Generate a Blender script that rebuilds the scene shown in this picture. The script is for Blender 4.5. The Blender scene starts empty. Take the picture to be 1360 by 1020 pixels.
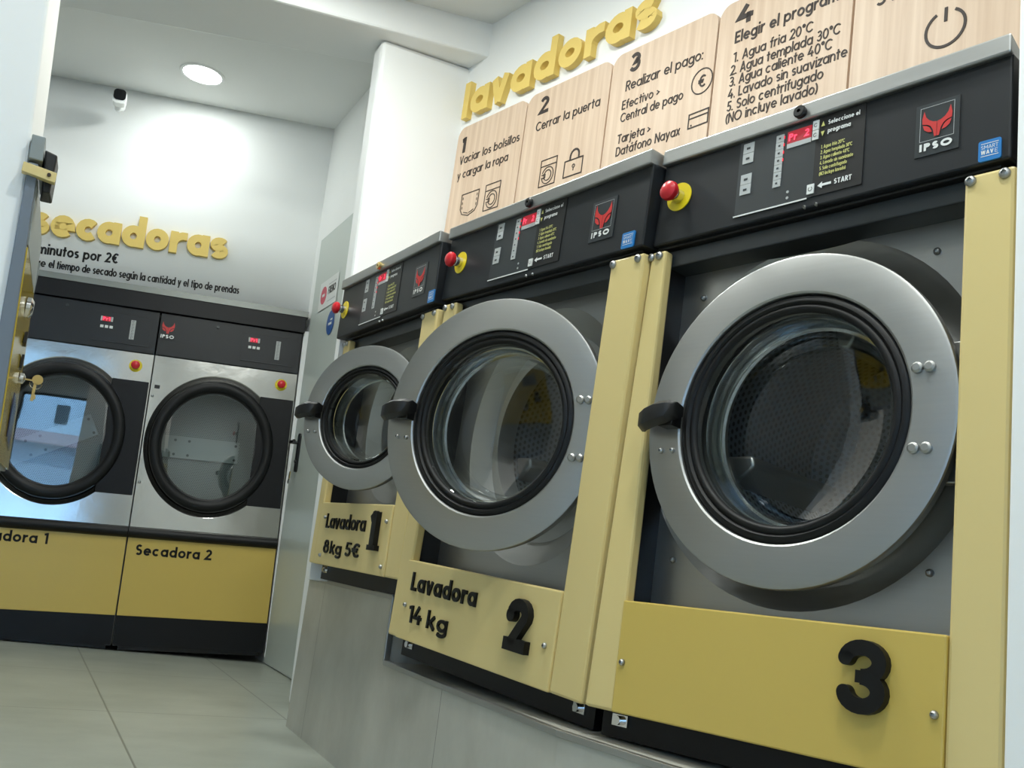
import bpy, bmesh, math
from mathutils import Vector, Matrix
PI = math.pi
C = bpy.context.scene.collection
sc = bpy.context.scene

# ------------------------------------------------------------------ materials
def srgb(r, g, b):
    f = lambda c: (c / 12.92 if c <= .04045 else ((c + .055) / 1.055) ** 2.4)
    return (f(r / 255), f(g / 255), f(b / 255), 1)

def newmat(name):
    m = bpy.data.materials.new(name); m.use_nodes = True
    nt = m.node_tree
    return m, nt, nt.nodes['Principled BSDF'], nt.nodes['Material Output']

def N(nt, t, **kw):
    n = nt.nodes.new(t)
    for k, v in kw.items():
        if k.startswith('_'): n.inputs[int(k[1:])].default_value = v
        else: setattr(n, k, v)
    return n

def basic(name, col, rough=.5, metal=0, spec=.5, var=.0, scale=8., bump=0., stretch=(1, 1, 1), rvar=0.):
    m, nt, b, o = newmat(name)
    b.inputs['Base Color'].default_value = col
    b.inputs['Roughness'].default_value = rough
    b.inputs['Metallic'].default_value = metal
    b.inputs['Specular IOR Level'].default_value = spec
    tc = N(nt, 'ShaderNodeTexCoord'); mp = N(nt, 'ShaderNodeMapping'); mp.inputs['Scale'].default_value = stretch
    nt.links.new(tc.outputs['Object'], mp.inputs['Vector'])
    nz = N(nt, 'ShaderNodeTexNoise'); nz.inputs['Scale'].default_value = scale; nz.inputs['Detail'].default_value = 5
    nt.links.new(mp.outputs['Vector'], nz.inputs['Vector'])
    if var:
        mx = N(nt, 'ShaderNodeMixRGB', blend_type='MIX')
        mx.inputs[1].default_value = tuple(c * (1 - var) for c in col[:3]) + (1,)
        mx.inputs[2].default_value = tuple(min(1, c * (1 + var)) for c in col[:3]) + (1,)
        nt.links.new(nz.outputs['Fac'], mx.inputs[0]); nt.links.new(mx.outputs[0], b.inputs['Base Color'])
    if rvar:
        mr = N(nt, 'ShaderNodeMapRange'); mr.inputs[3].default_value = max(.02, rough - rvar); mr.inputs[4].default_value = rough + rvar
        nt.links.new(nz.outputs['Fac'], mr.inputs[0]); nt.links.new(mr.outputs[0], b.inputs['Roughness'])
    if bump:
        bp = N(nt, 'ShaderNodeBump'); bp.inputs['Strength'].default_value = bump; bp.inputs['Distance'].default_value = .002
        nt.links.new(nz.outputs['Fac'], bp.inputs['Height']); nt.links.new(bp.outputs[0], b.inputs['Normal'])
    return m

def emit(name, col, strength):
    m, nt, b, o = newmat(name)
    b.inputs['Base Color'].default_value = (0.02, 0.02, 0.02, 1)
    b.inputs['Emission Color'].default_value = col; b.inputs['Emission Strength'].default_value = strength
    return m

def glass(name, tint, base=.06, power=.5):
    m, nt, b, o = newmat(name); nt.nodes.remove(b)
    tr = N(nt, 'ShaderNodeBsdfTransparent'); tr.inputs[0].default_value = tint
    gl = N(nt, 'ShaderNodeBsdfGlossy'); gl.inputs['Roughness'].default_value = .015
    lw = N(nt, 'ShaderNodeLayerWeight'); lw.inputs[0].default_value = power
    mr = N(nt, 'ShaderNodeMapRange'); mr.inputs[3].default_value = base; mr.inputs[4].default_value = .95
    pw = N(nt, 'ShaderNodeMath', operation='POWER'); pw.inputs[1].default_value = 2.0
    nt.links.new(lw.outputs['Facing'], pw.inputs[0]); nt.links.new(pw.outputs[0], mr.inputs[0])
    mx = N(nt, 'ShaderNodeMixShader')
    nt.links.new(mr.outputs[0], mx.inputs[0]); nt.links.new(tr.outputs[0], mx.inputs[1]); nt.links.new(gl.outputs[0], mx.inputs[2])
    nt.links.new(mx.outputs[0], o.inputs[0])
    return m

def perforated(name, col, hole, per, rad, metal=.9, rough=.35):
    """steel sheet with staggered rows of round holes, driven by the UV map (metres)"""
    m, nt, b, o = newmat(name)
    b.inputs['Metallic'].default_value = metal; b.inputs['Roughness'].default_value = rough
    uv = N(nt, 'ShaderNodeUVMap'); sp = N(nt, 'ShaderNodeSeparateXYZ'); nt.links.new(uv.outputs[0], sp.inputs[0])
    def M(op, a, c=None):
        n = N(nt, 'ShaderNodeMath', operation=op)
        for i, v in enumerate((a, c)):
            if v is None: continue
            if isinstance(v, (int, float)): n.inputs[i].default_value = v
            else: nt.links.new(v, n.inputs[i])
        return n.outputs[0]
    v = M('DIVIDE', sp.outputs[1], per * .87); row = M('FLOOR', v)
    off = M('MULTIPLY', M('MODULO', row, 2.), .5)
    u = M('ADD', M('DIVIDE', sp.outputs[0], per), off)
    fu = M('SUBTRACT', M('FRACT', u), .5); fv = M('SUBTRACT', M('FRACT', v), .5)
    d = M('SQRT', M('ADD', M('MULTIPLY', fu, fu), M('MULTIPLY', fv, fv)))
    inside = M('LESS_THAN', d, rad)
    mx = N(nt, 'ShaderNodeMixRGB'); mx.inputs[1].default_value = col; mx.inputs[2].default_value = hole
    nt.links.new(inside, mx.inputs[0]); nt.links.new(mx.outputs[0], b.inputs['Base Color'])
    mm = N(nt, 'ShaderNodeMath', operation='MULTIPLY_ADD'); mm.inputs[1].default_value = -metal; mm.inputs[2].default_value = metal
    nt.links.new(inside, mm.inputs[0]); nt.links.new(mm.outputs[0], b.inputs['Metallic'])
    return m

def wood():
    m, nt, b, o = newmat('pale_birch_ply')
    tc = N(nt, 'ShaderNodeTexCoord'); mp = N(nt, 'ShaderNodeMapping'); mp.inputs['Scale'].default_value = (26, 6, .9)
    nt.links.new(tc.outputs['Object'], mp.inputs[0])
    nz = N(nt, 'ShaderNodeTexNoise'); nz.inputs['Scale'].default_value = 1.6; nz.inputs['Detail'].default_value = 7; nz.inputs['Distortion'].default_value = .6
    nt.links.new(mp.outputs[0], nz.inputs['Vector'])
    rp = N(nt, 'ShaderNodeValToRGB')
    rp.color_ramp.elements[0].position = .3; rp.color_ramp.elements[0].color = srgb(208, 180, 154)
    rp.color_ramp.elements[1].position = .7; rp.color_ramp.elements[1].color = srgb(228, 204, 180)
    nt.links.new(nz.outputs['Fac'], rp.inputs[0]); nt.links.new(rp.outputs[0], b.inputs['Base Color'])
    b.inputs['Roughness'].default_value = .5
    return m

def tile(name, c1, c2, gx, gy, x0, y0, grout, gw=.0035, rough=.3, axes=(0, 1)):
    """large format porcelain with thin joints at x0+k*gx, y0+k*gy (world metres)"""
    m, nt, b, o = newmat(name)
    tc = N(nt, 'ShaderNodeTexCoord'); sp = N(nt, 'ShaderNodeSeparateXYZ'); nt.links.new(tc.outputs['Object'], sp.inputs[0])
    def M(op, a, c=None):
        n = N(nt, 'ShaderNodeMath', operation=op)
        for i, v in enumerate((a, c)):
            if v is None: continue
            if isinstance(v, (int, float)): n.inputs[i].default_value = v
            else: nt.links.new(v, n.inputs[i])
        return n.outputs[0]
    def joint(out, g, o0):
        f = M('FRACT', M('DIVIDE', M('SUBTRACT', out, o0 - 200 * g), g))
        d = M('MULTIPLY', M('MINIMUM', f, M('SUBTRACT', 1., f)), g)
        return M('LESS_THAN', d, gw)
    j = M('MAXIMUM', joint(sp.outputs[axes[0]], gx, x0), joint(sp.outputs[axes[1]], gy, y0))
    nz = N(nt, 'ShaderNodeTexNoise'); nz.inputs['Scale'].default_value = 2.2; nz.inputs['Detail'].default_value = 8; nz.inputs['Roughness'].default_value = .62
    mp = N(nt, 'ShaderNodeMapping'); mp.inputs['Scale'].default_value = (1, 1.4, 1)
    nt.links.new(tc.outputs['Object'], mp.inputs[0]); nt.links.new(mp.outputs[0], nz.inputs['Vector'])
    rp = N(nt, 'ShaderNodeValToRGB'); rp.color_ramp.elements[0].position = .32; rp.color_ramp.elements[1].position = .72
    rp.color_ramp.elements[0].color = c1; rp.color_ramp.elements[1].color = c2
    nt.links.new(nz.outputs['Fac'], rp.inputs[0])
    mx = N(nt, 'ShaderNodeMixRGB'); mx.inputs[2].default_value = grout
    nt.links.new(j, mx.inputs[0]); nt.links.new(rp.outputs[0], mx.inputs[1]); nt.links.new(mx.outputs[0], b.inputs['Base Color'])
    b.inputs['Roughness'].default_value = rough
    return m

MT = dict(
    wall=basic('white_plaster', srgb(244, 246, 245), .65, var=.012, scale=3, bump=.05),
    ceil=basic('white_ceiling_paint', srgb(236, 238, 236), .8, var=.01, scale=2),
    floor=tile('grey_porcelain_floor', srgb(148, 154, 145), srgb(172, 177, 167), .655, .985, .448, 3.865, srgb(120, 124, 116)),
    base=tile('grey_cement_tile', srgb(168, 166, 156), srgb(196, 195, 185), 1.19, 3., 2.31, -1., srgb(112, 110, 103), .0015, .38, (1, 2)),
    post=basic('cream_yellow_powder_coat', srgb(222, 201, 138), .38, var=.02, scale=4),
    panel=basic('mustard_yellow_panel', srgb(206, 179, 91), .34, var=.03, scale=3),
    gold=basic('yellow_foam_letter', srgb(234, 204, 112), .55, var=.02, scale=5),
    steel=basic('brushed_stainless_steel', srgb(170, 171, 170), .42, 1., var=.06, scale=3., stretch=(2, 2, 60), rvar=.07),
    dark_steel=basic('grey_stainless_steel', srgb(165, 166, 164), .42, 1., var=.06, scale=4., stretch=(3, 3, 40), rvar=.06),  # slightly darker steel for cabinets, lifters, hinges and baffles
    polished=basic('polished_stainless_steel', srgb(205, 204, 200), .15, 1., var=.03, scale=4.5, bump=.9, rvar=.04),
    chrome=basic('chrome', srgb(215, 215, 215), .15, 1.),
    brass=basic('brass', srgb(205, 180, 120), .28, 1.),
    fascia=basic('charcoal_painted_steel', srgb(25, 29, 33), .42, spec=.4, var=.05, scale=6),
    overlay=basic('dark_grey_membrane', srgb(46, 51, 54), .36),
    black=basic('black_plastic', srgb(13, 14, 16), .42),
    rubber=basic('black_rubber', srgb(9, 11, 13), .5, spec=.35),
    kick=basic('black_kick_plate', srgb(9, 11, 15), .45, spec=.3),
    ink=basic('black_vinyl', srgb(11, 11, 11), .5, spec=.3),
    brown=basic('dark_brown_engraving', srgb(52, 42, 38), .6),
    white=basic('white_print', srgb(225, 228, 226), .5),
    key=basic('pale_grey_key', srgb(178, 182, 182), .45),
    lime=basic('pale_yellow_print', srgb(206, 205, 122), .5),
    red=basic('red_print', srgb(196, 42, 40), .45),
    stop=basic('red_mushroom_plastic', srgb(205, 34, 46), .32),
    disc=basic('yellow_warning_disc', srgb(236, 212, 30), .42),
    blue=basic('blue_sticker', srgb(30, 120, 190), .4),
    navy=basic('navy_sticker', srgb(40, 84, 150), .4),
    pink=basic('pink_sticker', srgb(206, 74, 96), .4),
    doorgrey=basic('pale_grey_door_paint', srgb(196, 204, 198), .3, var=.01, scale=2),
    grey=basic('grey_cabinet_paint', srgb(112, 122, 134), .4, var=.03, scale=5),
    lid=basic('pale_grey_metal', srgb(138, 146, 146), .42, var=.02),
    tin=basic('grey_edge_strip', srgb(126, 130, 126), .4, .5, var=.03),
    gloss_gold=basic('glossy_mustard_panel', srgb(196, 172, 58), .12, .25, var=.04, scale=6),
    wood=wood(),
    drum=perforated('perforated_drum_steel', srgb(112, 118, 122), srgb(10, 11, 12), .017, .3, .3, .5),
    dryer_drum=perforated('perforated_dryer_drum', srgb(150, 152, 150), srgb(14, 15, 16), .011, .3, .6, .4),
    glass=glass('clear_washer_glass', (.86, .9, .9, 1), .05),
    dglass=glass('smoked_dryer_glass', (.6, .68, .68, 1), .15),
    wglass=glass('shop_window_glass', (.92, .96, .96, 1), .04),
    led=emit('red_led_window', srgb(220, 20, 50), .55),
    digit=emit('red_led_digits', srgb(255, 60, 90), 2.2),
    dot=emit('red_indicator', srgb(255, 40, 60), 1.2),
    screen=basic('dark_blue_screen', srgb(34, 36, 70), .15),
    lamp=emit('lit_diffuser', (.93, 1., .97, 1), 12.),
    facade=basic('pale_blue_render', srgb(190, 205, 215), .7, var=.03, scale=1),
    facade_dark=basic('dark_window', srgb(40, 44, 48), .2),
    street=basic('asphalt', srgb(110, 105, 108), .8, var=.08, scale=3),
    frame=basic('dark_shopfront_frame', srgb(40, 42, 44), .4),
    pavement=basic('rose_paving', srgb(170, 140, 140), .7, var=.06, scale=4),
)

# ------------------------------------------------------------------ mesh builder
class G:
    def __init__(s): s.v = []; s.f = []; s.fm = []; s.uv = {}; s.mats = []
    def mi(s, m):
        if m not in s.mats: s.mats.append(m)
        return s.mats.index(m)
    def face(s, idx, m, uv=None):
        s.f.append(tuple(idx)); s.fm.append(s.mi(m))
        if uv: s.uv[len(s.f) - 1] = uv
    def pts(s, P):
        i = len(s.v); s.v += [tuple(p) for p in P]; return list(range(i, i + len(P)))
    def quad(s, P, m): s.face(s.pts(P), m)
    def box(s, x0, x1, y0, y1, z0, z1, m):
        i = s.pts([(x, y, z) for z in (z0, z1) for y in (y0, y1) for x in (x0, x1)])
        for q in ((0, 2, 3, 1), (4, 5, 7, 6), (0, 1, 5, 4), (2, 6, 7, 3), (0, 4, 6, 2), (1, 3, 7, 5)): s.face([i[k] for k in q], m)
        return s
    def hexa(s, P, m):
        """P: 4 bottom corners then the 4 above them, in order round"""
        i = s.pts(P)
        for q in ((3, 2, 1, 0), (4, 5, 6, 7), (0, 1, 5, 4), (1, 2, 6, 5), (2, 3, 7, 6), (3, 0, 4, 7)): s.face([i[k] for k in q], m)
        return s
    def lathe(s, prof, c, m, seg=64, axis='Y', sx=1., sz=1., uvs=False):
        """prof: list of (radius, height along axis); axis through c"""
        rings = []
        for r, h in prof:
            if r < 1e-6: rings.append(None); p = (c[0], c[1] + h, c[2]) if axis == 'Y' else ((c[0], c[1], c[2] + h) if axis == 'Z' else (c[0] + h, c[1], c[2])); rings[-1] = s.pts([p]) * seg; continue
            P = []
            for k in range(seg):
                a = 2 * PI * k / seg
                u, w = r * math.cos(a) * sx, r * math.sin(a) * sz
                P.append((c[0] + u, c[1] + h, c[2] + w) if axis == 'Y' else ((c[0] + u, c[1] + w, c[2] + h) if axis == 'Z' else (c[0] + h, c[1] + u, c[2] + w)))
            rings.append(s.pts(P))
        L = 0
        for i in range(len(rings) - 1):
            A, B = rings[i], rings[i + 1]
            dl = math.hypot(prof[i + 1][0] - prof[i][0], prof[i + 1][1] - prof[i][1])
            rr = max(prof[i][0], prof[i + 1][0])
            for k in range(seg):
                n = (k + 1) % seg
                idx = [A[k], A[n], B[n], B[k]]; u0, u1 = 2 * PI * k / seg * rr, 2 * PI * (k + 1) / seg * rr
                uv = [(u0, L), (u1, L), (u1, L + dl), (u0, L + dl)]
                if A[k] == A[n]: idx = [A[k], B[n], B[k]]; uv = [uv[0], uv[2], uv[3]]
                elif B[k] == B[n]: idx = [A[k], A[n], B[n]]; uv = uv[:3]
                s.face(idx, m, uv if uvs else None)
            L += dl
        return s
    def disc(s, c, r, y, m, seg=40, sx=1., sz=1.):
        s.face(s.pts([(c[0] + r * sx * math.cos(-2 * PI * k / seg), y, c[1] + r * sz * math.sin(-2 * PI * k / seg)) for k in range(seg)][::-1]), m)
    def holed(s, x0, x1, z0, z1, c, r, y, m, seg=72, sx=1., sz=1.):
        """rectangular sheet with a round hole"""
        ang = [2 * PI * k / seg for k in range(seg)] + [math.atan2(z - c[1], x - c[0]) % (2 * PI) for x in (x0, x1) for z in (z0, z1)]
        ang = sorted(set(round(a, 6) for a in ang)); I = []; O = []
        for a in ang:
            ca, sa = math.cos(a), math.sin(a); t = 1e9
            if ca > 1e-9: t = min(t, (x1 - c[0]) / ca)
            if ca < -1e-9: t = min(t, (x0 - c[0]) / ca)
            if sa > 1e-9: t = min(t, (z1 - c[1]) / sa)
            if sa < -1e-9: t = min(t, (z0 - c[1]) / sa)
            O.append((c[0] + ca * t, y, c[1] + sa * t))
            q = 1 / math.hypot(ca / sx, sa / sz)
            I.append((c[0] + r * q * ca, y, c[1] + r * q * sa))
        i, o = s.pts(I), s.pts(O); n = len(ang)
        for k in range(n): s.face([i[k], o[k], o[(k + 1) % n], i[(k + 1) % n]], m)
        return s
    def prism(s, poly, y0, y1, m):
        """2D polygon (x,z) extruded from y0 (front) to y1"""
        n = len(poly); a = s.pts([(x, y0, z) for x, z in poly]); s.face(a, m)
        if y1 is not None and y1 != y0:
            b = s.pts([(x, y1, z) for x, z in poly]); s.face(b[::-1], m)
            for k in range(n): s.face([a[k], b[k], b[(k + 1) % n], a[(k + 1) % n]], m)
        return s
    def rect(s, x0, x1, z0, z1, y, m): return s.prism([(x0, z0), (x1, z0), (x1, z1), (x0, z1)], y, None, m)
    def rrect(s, x0, x1, z0, z1, r, y0, y1, m, top_only=False, seg=6):
        P = []
        for cx, cz, a0, on in ((x1 - r, z1 - r, 0, 1), (x0 + r, z1 - r, PI / 2, 1), (x0 + r, z0 + r, PI, 0), (x1 - r, z0 + r, 1.5 * PI, 0)):
            if top_only and not on: P.append((x0 if cx < (x0 + x1) / 2 else x1, z0)); continue
            for k in range(seg + 1): a = a0 + PI / 2 * k / seg; P.append((cx + r * math.cos(a), cz + r * math.sin(a)))
        return s.prism(P, y0, y1, m)
    def stroke(s, P, w, y0, y1, m, closed=False):
        P = [Vector(p) for p in P]; n = len(P); L = []; R = []
        for i in range(n):
            a = P[i - 1] if (i > 0 or closed) else None; b = P[(i + 1) % n] if (i < n - 1 or closed) else None
            d1 = (P[i] - a).normalized() if a is not None else None; d2 = (b - P[i]).normalized() if b is not None else None
            if d1 is None: d1 = d2
            if d2 is None: d2 = d1
            t = d1 + d2
            t = t.normalized() if t.length > 1e-6 else d1
            nrm = Vector((-t.y, t.x)); k = 1 / max(.45, nrm.dot(Vector((-d1.y, d1.x))))
            L.append(P[i] + nrm * w / 2 * k); R.append(P[i] - nrm * w / 2 * k)
        rng = range(n if closed else n - 1)
        l = s.pts([(p.x, y0, p.y) for p in L]); r = s.pts([(p.x, y0, p.y) for p in R])
        for i in rng: s.face([r[i], r[(i + 1) % n], l[(i + 1) % n], l[i]], m)
        if y1 is not None:
            lb = s.pts([(p.x, y1, p.y) for p in L]); rb = s.pts([(p.x, y1, p.y) for p in R])
            for i in rng:
                j = (i + 1) % n
                s.face([l[i], l[j], lb[j], lb[i]], m); s.face([r[j], r[i], rb[i], rb[j]], m)
            if not closed:
                s.face([l[0], lb[0], rb[0], r[0]], m); s.face([r[-1], rb[-1], lb[-1], l[-1]], m)
        return s
    def tube(s, path, r, m, seg=12):
        P = [Vector(p) for p in path]; rings = []
        for i, p in enumerate(P):
            t = ((P[i + 1] if i + 1 < len(P) else p) - (P[i - 1] if i else p)).normalized()
            u = t.cross(Vector((0, 0, 1))); u = u if u.length > .1 else t.cross(Vector((1, 0, 0))); u.normalize(); w = t.cross(u)
            rings.append(s.pts([p + u * r * math.cos(2 * PI * k / seg) + w * r * math.sin(2 * PI * k / seg) for k in range(seg)]))
        for a, b in zip(rings, rings[1:]):
            for k in range(seg): s.face([a[k], a[(k + 1) % seg], b[(k + 1) % seg], b[k]], m)
        s.face(rings[0][::-1], m); s.face(rings[-1], m); return s
    def obj(s, name, parent=None, smooth=True, bev=0., rot=None, loc=None, angle=35):
        me = bpy.data.meshes.new(name); me.from_pydata(s.v, [], s.f)
        for m in s.mats: me.materials.append(MT[m] if isinstance(m, str) else m)
        for p, k in zip(me.polygons, s.fm): p.material_index = k
        if s.uv:
            ul = me.uv_layers.new(name='UVMap')
            for fi, uv in s.uv.items():
                p = me.polygons[fi]
                for li, q in zip(p.loop_indices, uv): ul.data[li].uv = q
        bm = bmesh.new(); bm.from_mesh(me)
        big = [f for f in bm.faces if len(f.verts) > 4]
        if big: bmesh.ops.triangulate(bm, faces=big)
        bm.to_mesh(me); bm.free()
        if smooth:
            me.shade_smooth(); me.set_sharp_from_angle(angle=math.radians(angle))
        o = bpy.data.objects.new(name, me); C.objects.link(o)
        if parent is not None: o.parent = parent
        if loc: o.location = loc
        if rot: o.rotation_euler = rot
        if bev:
            b = o.modifiers.new('Bevel', 'BEVEL'); b.width = bev; b.segments = 2; b.limit_method = 'ANGLE'; b.angle_limit = math.radians(50)
        return o

def tag(o, label, cat, group=None):
    o['label'] = label; o['category'] = cat
    if group: o['group'] = group
    return o
def struct(o): o['kind'] = 'structure'; return o
def thing(name, mw, label, cat, group=None):
    o = bpy.data.objects.new(name, None); o.empty_display_size = .1; C.objects.link(o); o.matrix_world = mw
    return tag(o, label, cat, group)
def frame(O, X, Z):
    X = Vector(X).normalized(); Z = Vector(Z); Z = (Z - X * Z.dot(X)).normalized(); Y = Z.cross(X)
    return Matrix(((X.x, Y.x, Z.x, O[0]), (X.y, Y.y, Z.y, O[1]), (X.z, Y.z, Z.z, O[2]), (0, 0, 0, 1)))

# ------------------------------------------------------------------ geometric sans lettering drawn as strokes
def arc(cx, cy, rx, ry, a0, a1, n=None):
    n = n or max(4, int(abs(a1 - a0) / 22))
    return [(cx + rx * math.cos(math.radians(a0 + (a1 - a0) * k / n)), cy + ry * math.sin(math.radians(a0 + (a1 - a0) * k / n))) for k in range(n + 1)]
def glyph(ch, w):
    """-> (list of (points, closed), advance); cap height 1, x-height .7"""
    h = w / 2; X = .70; r = X / 2 - h; c = X / 2; A = 1.02
    ring = (arc(c, c, r, r, 0, 342, 18), True)
    st = lambda x, a, b: ([(x, a), (x, b)], False)
    acc = {'á': 'a', 'ú': 'u', 'é': 'e'}
    if ch in acc:
        S, adv = glyph(acc[ch], w); return S + [([(c - .02, .82), (c + .14, 1.0)], False)], adv
    if ch == ' ': return [], .30
    if ch == 'a': return [ring, st(X - h, 0, X)], X
    if ch == 'd': return [ring, st(X - h, 0, A)], X
    if ch == 'b': return [ring, st(h, 0, A)], X
    if ch == 'q': return [ring, st(X - h, -.28, X)], X
    if ch == 'p': return [ring, st(h, -.28, X)], X
    if ch == 'g': return [ring, ([(X - h, X)] + arc(c, -.02, r, .28 - h, 0, -150), False)], X
    if ch == 'o': return [ring], X
    if ch == 'c' and w > .22: return [(arc(c, c, r, r, 44, 316), False)], .59
    if ch == 'c': return [(arc(c, c, r, r, 48, 312), False)], .66
    if ch == 'e': return [([(h, c), (X - h, c)] + arc(c, c, r, r, 0, 318)[1:], False)], X
    if ch == 's':
        q = (X - w) / 4; rx = .24 - h
        if w > .22: return [(arc(.29, X - h - q, .29 - h, q, 30, 270) + arc(.29, h + q, .29 - h, q, 90, -150)[1:], False)], .58
        return [(arc(.25, X - h - q, rx, q, 35, 270) + arc(.25, h + q, rx, q, 90, -145)[1:], False)], .49
    if ch == 'r' and w > .22: return [st(h, 0, X), (arc(h + .32, X - h - .26, .32, .26, 180, 74), False)], .5
    if ch == 'r': return [st(h, 0, X), (arc(h + .25, X - h - .25, .25, .25, 180, 72), False)], .42
    if ch == 'n': return [st(h, 0, X), (arc(.3, X - h - (.3 - h), .3 - h, .3 - h, 180, 0) + [(.6 - h, 0)], False)], .6
    if ch == 'h': return [st(h, 0, A), (arc(.3, X - h - (.3 - h), .3 - h, .3 - h, 180, 0) + [(.6 - h, 0)], False)], .6
    if ch == 'm':
        q = .25 - h / 2
        return [st(h, 0, X)] + [(arc(h + q + 2 * q * k, X - h - q, q, q, 180, 0) + [(h + 2 * q * (k + 1), 0)], False) for k in (0, 1)], h * 2 + 4 * q
    if ch == 'u': return [st(.6 - h, 0, X), ([(h, X)] + arc(.3, .3, .3 - h, .3 - h, 180, 360), False)], .6
    if ch == 'l': return [st(h, 0, A)], w
    if ch in 'ií': return [st(h, 0, X), st(h, .84, .84 + w * 1.05)], w
    if ch == 'j': return [([(.1 + h, X)] + arc(.0, -.1, .1 + h, .18 - h * .5, 0, -90), False), st(.1 + h, .84, .84 + w)], .1 + w
    if ch == 't': return [st(.2, 0, .93), ([(0, X - h), (.42, X - h)], False)], .42
    if ch == 'f': return [(arc(.2 + .17, A - h - .17, .17, .17, 80, 180) + [(.2, 0)], False), ([(0, X - h), (.4, X - h)], False)], .42
    if ch == 'v': return [([(h * .9, X), (.31, .0)], False), ([(.62 - h * .9, X), (.31, .0)], False)], .62
    if ch == 'y': return [([(h, X), (.31, .02)], False), ([(.62 - h, X), (.2, -.28)], False)], .62
    if ch == 'x': return [([(h, X), (.55 - h, 0)], False), ([(.55 - h, X), (h, 0)], False)], .55
    if ch == 'z': return [([(.02, X - h), (.5, X - h), (.03, h), (.5, h)], False)], .52
    if ch == 'k': return [st(h, 0, A), ([(.48, X), (w, .3)], False), ([(.2, .4), (.52, 0)], False)], .54
    if ch == '.': return [([(h, 0), (h, w)], False)], w
    if ch == ':': return [([(h, .0), (h, w)], False), ([(h, .5), (h, .5 + w)], False)], w
    if ch == '°': return [(arc(.17, .85, .17 - h * .8, .17 - h * .8, 0, 330, 10), True)], .34
    if ch == '>': return [([(.02, .62), (.36, .4), (.02, .18)], False)], .4
    if ch == '(': return [(arc(.5, .42, .5 - h, .62, 125, 235), False)], .26
    if ch == ')': return [(arc(-.24, .42, .5 - h, .62, 55, -55), False)], .26
    if ch == '0': return [(arc(.33, .5, .33 - h, .5 - h, 0, 342, 18), True)], .66
    if ch == '1': return [st(.28, 0, 1), ([(.03, 1 - h - .06), (.28, 1 - h)], False)], .28 + h
    if ch == '2': return [(arc(.3, .7, .28 - h + .02, .3 - h, 165, -28) + [(.06, h), (.6, h)], False)], .6
    if ch == '3': return [(arc(.27, 1 - h - .22, .25 - h + .03, .22, 150, -90) + arc(.27, h + .27, .3 - h, .27, 90, -150)[1:], False)], .58
    if ch == '4': return [([(.38, 1), (.05, .26 + h), (.66, .26 + h)], False), st(.47, 0, .55)], .68
    if ch == '5': return [([(.54, 1 - h), (.16, 1 - h), (.12, .56)] + arc(.27, .32, .3 - h, .32 - h, 110, -150), False)], .58
    if ch == '8': return [(arc(.31, 1 - h - .2, .25 - h, .21, 0, 342, 14), True), (arc(.31, h + .25, .31 - h, .26, 0, 342, 16), True)], .62
    if ch == 'C': return [(arc(.48, .5, .48 - h, .5 - h, 42, 318), False)], .86
    if ch == 'E': return [([(.55, 1 - h), (h, 1 - h), (h, h), (.55, h)], False), ([(h, .52), (.5, .52)], False)], .57
    if ch == 'F': return [([(.55, 1 - h), (h, 1 - h), (h, 0)], False), ([(h, .5), (.5, .5)], False)], .57
    if ch == 'L': return [([(h, 1), (h, h), (.5, h)], False)], .5
    if ch == 'T': return [st(.32, 0, 1), ([(0, 1 - h), (.64, 1 - h)], False)], .64
    if ch == 'I': return [st(h, 0, 1)], w
    if ch == 'A': return [([(h, 0), (.38, 1)], False), ([(.76 - h, 0), (.38, 1)], False), ([(.18, .28), (.58, .28)], False)], .76
    if ch == 'V': return [([(h, 1), (.36, 0)], False), ([(.72 - h, 1), (.36, 0)], False)], .72
    if ch == 'W': return [([(h, 1), (.27, 0)], False), ([(.27, 0), (.5, 1)], False), ([(.5, 1), (.73, 0)], False), ([(.73, 0), (1 - h, 1)], False)], 1.
    if ch == 'N': return [st(h, 0, 1), ([(h, 1), (.7 - h, 0)], False), st(.7 - h, 0, 1)], .7
    if ch == 'M': return [st(h, 0, 1), ([(h, 1), (.42, .3)], False), ([(.42, .3), (.84 - h, 1)], False), st(.84 - h, 0, 1)], .84
    if ch == 'D': return [([(.3, h), (h, h), (h, 1 - h), (.3, 1 - h)], False), (arc(.3, .5, .42 - h, .5 - h, 90, -90), False)], .72
    if ch == 'O': return [(arc(.5, .5, .5 - h, .5 - h, 0, 342, 20), True)], 1.
    if ch in 'PR':
        S = [([(h, 0), (h, 1 - h), (.32, 1 - h)] + arc(.32, .72, .26 - h + .03, .28 - h, 90, -90)[1:] + [(h, .44 + h)], False)]
        if ch == 'R': S.append(([(.3, .45), (.58, 0)], False))
        return S, .6
    if ch == 'S':
        q = (1 - w) / 4; return [(arc(.31, 1 - h - q, .29 - h, q, 30, 270) + arc(.31, h + q, .3 - h, q, 90, -150)[1:], False)], .62
    if ch == '€': return [(arc(.46, .5, .38 - h, .5 - h, 48, 312), False), ([(0, .58), (.52, .58)], False), ([(0, .42), (.48, .42)], False)], .76
    return [], .4
def text(g, s, x, z, size, y, m, w=.16, gap=.11, slope=0., depth=None, width=None, sx=1., right=False):
    """one line of lettering; width= squeezes/stretches it to that run"""
    run = 0; items = []
    for ch in s:
        S, adv = glyph(ch, w); items.append((S, run)); run += adv + gap
    run -= gap
    k = size * sx if width is None else width / run
    if right: x -= run * k
    for S, off in items:
        for P, cl in S:
            Q = [(x + (px + off) * k, z + py * size + slope * ((px + off) * k)) for px, py in P]
            g.stroke(Q, w * size, y, depth, m, cl)
    return run * k

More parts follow.
